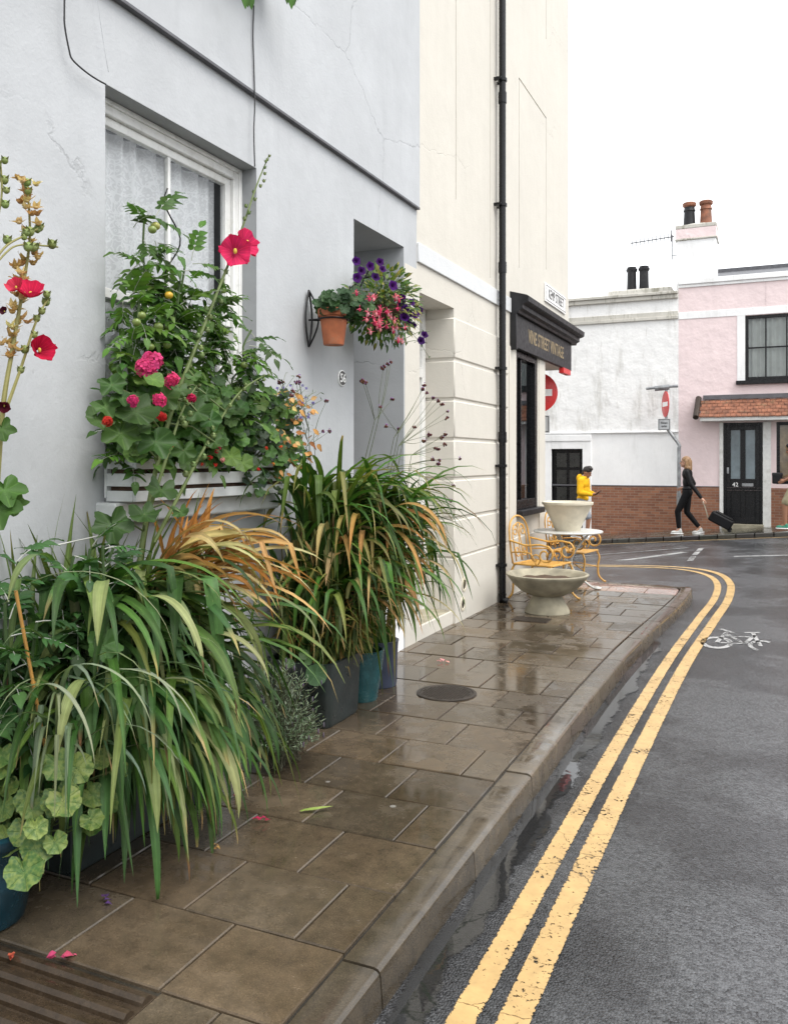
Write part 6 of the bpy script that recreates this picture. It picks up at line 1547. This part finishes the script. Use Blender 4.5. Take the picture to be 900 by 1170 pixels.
def man_yellow():
    g0 = pf(666, 612, 19.6); loc = (g0.x, 19.6, zr(g0.x, 19.6)+.10); rz = R(-8)
    t = person('young man in a yellow hooded top and grey shorts looking down at his phone', loc, rz, 1)
    hl, hr = V((-.02, .09, .88)), V((-.02, -.09, .88)); kl, kr = V((-.03, .09, .47)), V((.16, -.09, .49)); al, ar = V((-.24, .09, .12)), V((.12, -.09, .09))
    ch = V((.0, 0, 1.28)); hd = V((.10, 0, 1.53))
    shl, shr = V((.01, .19, 1.35)), V((.01, -.19, 1.35)); ell_, elr = V((.02, .24, 1.08)), V((.01, -.25, 1.08)); wl_, wr = V((.24, .10, 1.03)), V((.25, -.12, 1.03))
    H_, f, Mr = headp(hd, 0, R(24))
    pr = H_+[('c', V((.02, 0, 1.36)), .058, hd-V((.04, 0, .06)), .055), ('e', ch, (.105, .17, .15)), ('e', V((0, 0, 1.08)), (.095, .14, .16)), ('e', V((-.02, 0, .91)), (.10, .15, .11)), ('c', shl, .05, ell_, .042), ('c', shr, .05, elr, .042), ('c', ell_, .04, wl_, .027), ('c', elr, .04, wr, .027), ('c', hl, .085, kl, .055), ('c', hr, .085, kr, .055), ('c', kl, .058, al, .038), ('c', kr, .058, ar, .038), ('c', al, .034, al+V((.08, 0, -.06)), .03), ('c', ar, .034, ar+V((.09, 0, -.05)), .03)]+hand(wl_, V((.6, -.25, .25)), (0, 0, -1))+hand(wr, V((.6, .2, .25)), (0, 0, -1))
    blend('body', pr, .007, SK2, t); eyes(t, f)
    yl_ = fabric('yellow_fleece', (.72, .40, .015)); sh = fabric('grey_shorts', (.25, .27, .30))
    blend('hooded_top', [('e', ch, (.135, .195, .17)), ('e', V((0, 0, 1.1)), (.135, .175, .2)), ('e', V((-.01, 0, .94)), (.135, .175, .09)), ('c', shl, .078, ell_, .07), ('c', shr, .078, elr, .07), ('c', ell_, .068, wl_+(ell_-wl_)*.1, .048), ('c', elr, .068, wr+(elr-wr)*.1, .048), ('c', shl, .07, V((.02, .06, 1.39)), .07), ('c', shr, .07, V((.02, -.06, 1.39)), .07), ('e', V((-.08, 0, 1.40)), (.075, .11, .10)), ('c', V((.05, .05, 1.42)), .03, V((.08, -.05, 1.42)), .03)], .010, yl_, t)
    blend('shorts', [('e', V((-.02, 0, .89)), (.125, .172, .11)), ('c', hl, .105, kl+(hl-kl)*.1, .088), ('c', hr, .105, kr+(hr-kr)*.1, .088)], .010, sh, t)
    blend('hair', [('e', f((-.022, 0, .055)), (.106, .09, .09), Mr), ('e', f((.005, 0, .115)), (.075, .072, .05), Mr), ('e', f((.06, .02, .115)), (.026, .035, .03), Mr), ('e', f((.055, -.03, .12)), (.028, .03, .03), Mr), ('e', f((.0, .03, .14)), (.05, .04, .03), Mr), ('c', f((-.08, 0, .02)), .05, f((-.085, 0, -.05)), .04)], .009, M['dkhair'], t)
    for a, k in ((al, kl), (ar, kr)): blend('sock', [('c', a+(k-a)*.32, .048, a, .043), ('c', a, .042, a+V((.05, 0, -.04)), .04)], .009, M['signw'], t)
    ws = simple('grey_trainer', (.5, .5, .5), .6, var=.15)
    shoe(t, al+V((-.03, 0, -.105)), 0, ws, R(14)); shoe(t, ar+V((-.02, 0, -.09)), 0, ws)
    ph_ = thing('phone', 'black phone held by the young man in yellow', 'phone', Matrix.Translation(loc) @ Matrix.Rotation(rz, 4, 'Z') @ V((.35, 0, 1.07)))
    c = wl(ph_); o = MB(); o.M = Matrix.Translation(c) @ Matrix.Rotation(rz, 4, 'Z') @ Matrix.Rotation(R(-35), 4, 'Y'); o.box(-.075, .075, -.036, .036, -.005, .005); o.build('case', M['black'], ph_, bevel=.004)
man_yellow()
def man_right():
    g0 = pf(908, 600, 19.8); loc = (g0.x, 19.8, zr(g0.x, 19.8)+.115); rz = R(182)
    t = person('dark-haired person in black top and khaki shorts entering at the right edge', loc, rz, 1)
    hl, hr = V((0, .09, .92)), V((0, -.09, .92)); kl, kr = V((.2, .09, .52)), V((-.02, -.09, .49)); al, ar = V((.20, .09, .10)), V((-.28, -.09, .14))
    ch = V((0, 0, 1.36)); hd = V((.06, 0, 1.66))
    shl, shr = V((0, .19, 1.43)), V((0, -.19, 1.43)); ell_, elr = V((-.02, .25, 1.15)), V((.0, -.25, 1.14)); wl_, wr = V((.2, .2, 1.03)), V((.20, -.2, 1.05))
    H_, f, Mr = headp(hd, 0, R(4))
    pr = H_+[('c', V((.0, 0, 1.45)), .06, hd-V((.02, 0, .06)), .057), ('e', ch, (.11, .175, .16)), ('e', V((0, 0, 1.14)), (.10, .145, .17)), ('e', V((0, 0, .95)), (.10, .15, .11)), ('c', shl, .052, ell_, .043), ('c', shr, .052, elr, .043), ('c', ell_, .042, wl_, .028), ('c', elr, .042, wr, .028), ('c', hl, .09, kl, .057), ('c', hr, .09, kr, .057), ('c', kl, .062, al, .04), ('c', kr, .062, ar, .04), ('c', al, .034, al+V((.08, 0, -.06)), .03), ('c', ar, .034, ar+V((.07, 0, -.07)), .03)]+hand(wl_, V((.6, -.1, -.3)), (0, 1, 0))+hand(wr, V((.6, .1, -.3)), (0, -1, 0))
    blend('body', pr, .007, SK2, t); eyes(t, f)
    bt = fabric('black_cotton', (.006, .006, .008)); kh = fabric('khaki_cotton', (.33, .29, .19))
    blend('top', [('e', ch, (.128, .195, .17)), ('e', V((0, 0, 1.16)), (.118, .168, .2)), ('e', V((0, 0, 1.0)), (.12, .168, .08)), ('c', shl, .07, ell_+(shl-ell_)*-.3, .06), ('c', shr, .07, elr+(shr-elr)*-.3, .06), ('c', shl, .065, V((0, .06, 1.46)), .065), ('c', shr, .065, V((0, -.06, 1.46)), .065)], .010, bt, t)
    blend('shorts', [('e', V((0, 0, .94)), (.125, .172, .12)), ('c', hl, .11, kl+(hl-kl)*.12, .09), ('c', hr, .11, kr+(hr-kr)*.12, .09)], .010, kh, t)
    blend('hair', [('e', f((-.022, 0, .055)), (.106, .09, .09), Mr), ('e', f((.03, 0, .105)), (.075, .072, .05), Mr)], .009, M['dkhair'], t)
    gs = simple('green_shoe', (.03, .22, .14), .6, var=.2)
    shoe(t, al+V((-.02, 0, -.10)), 0, gs); shoe(t, ar+V((-.03, 0, -.105)), 0, gs, R(12))
    Mt = Matrix.Translation(loc) @ Matrix.Rotation(rz, 4, 'Z'); c = Mt @ V((.34, .0, 1.08))
    b = thing('shoulder_bag', 'small black bag held out in front by the person at the right edge', 'bag', c)
    m = MB(); m.box(c.x-.10, c.x+.10, c.y-.15, c.y+.15, c.z-.13, c.z+.10); m.build('bag_body', fabric('bag_nylon', (.014, .014, .016), .6), b, bevel=.03, segs=3)
    m = MB(); m.box(c.x-.105, c.x+.105, c.y-.155, c.y+.155, c.z+.03, c.z+.105); m.build('flap', fabric('bag_flap', (.02, .02, .022), .5), b, bevel=.02, segs=3)
man_right()
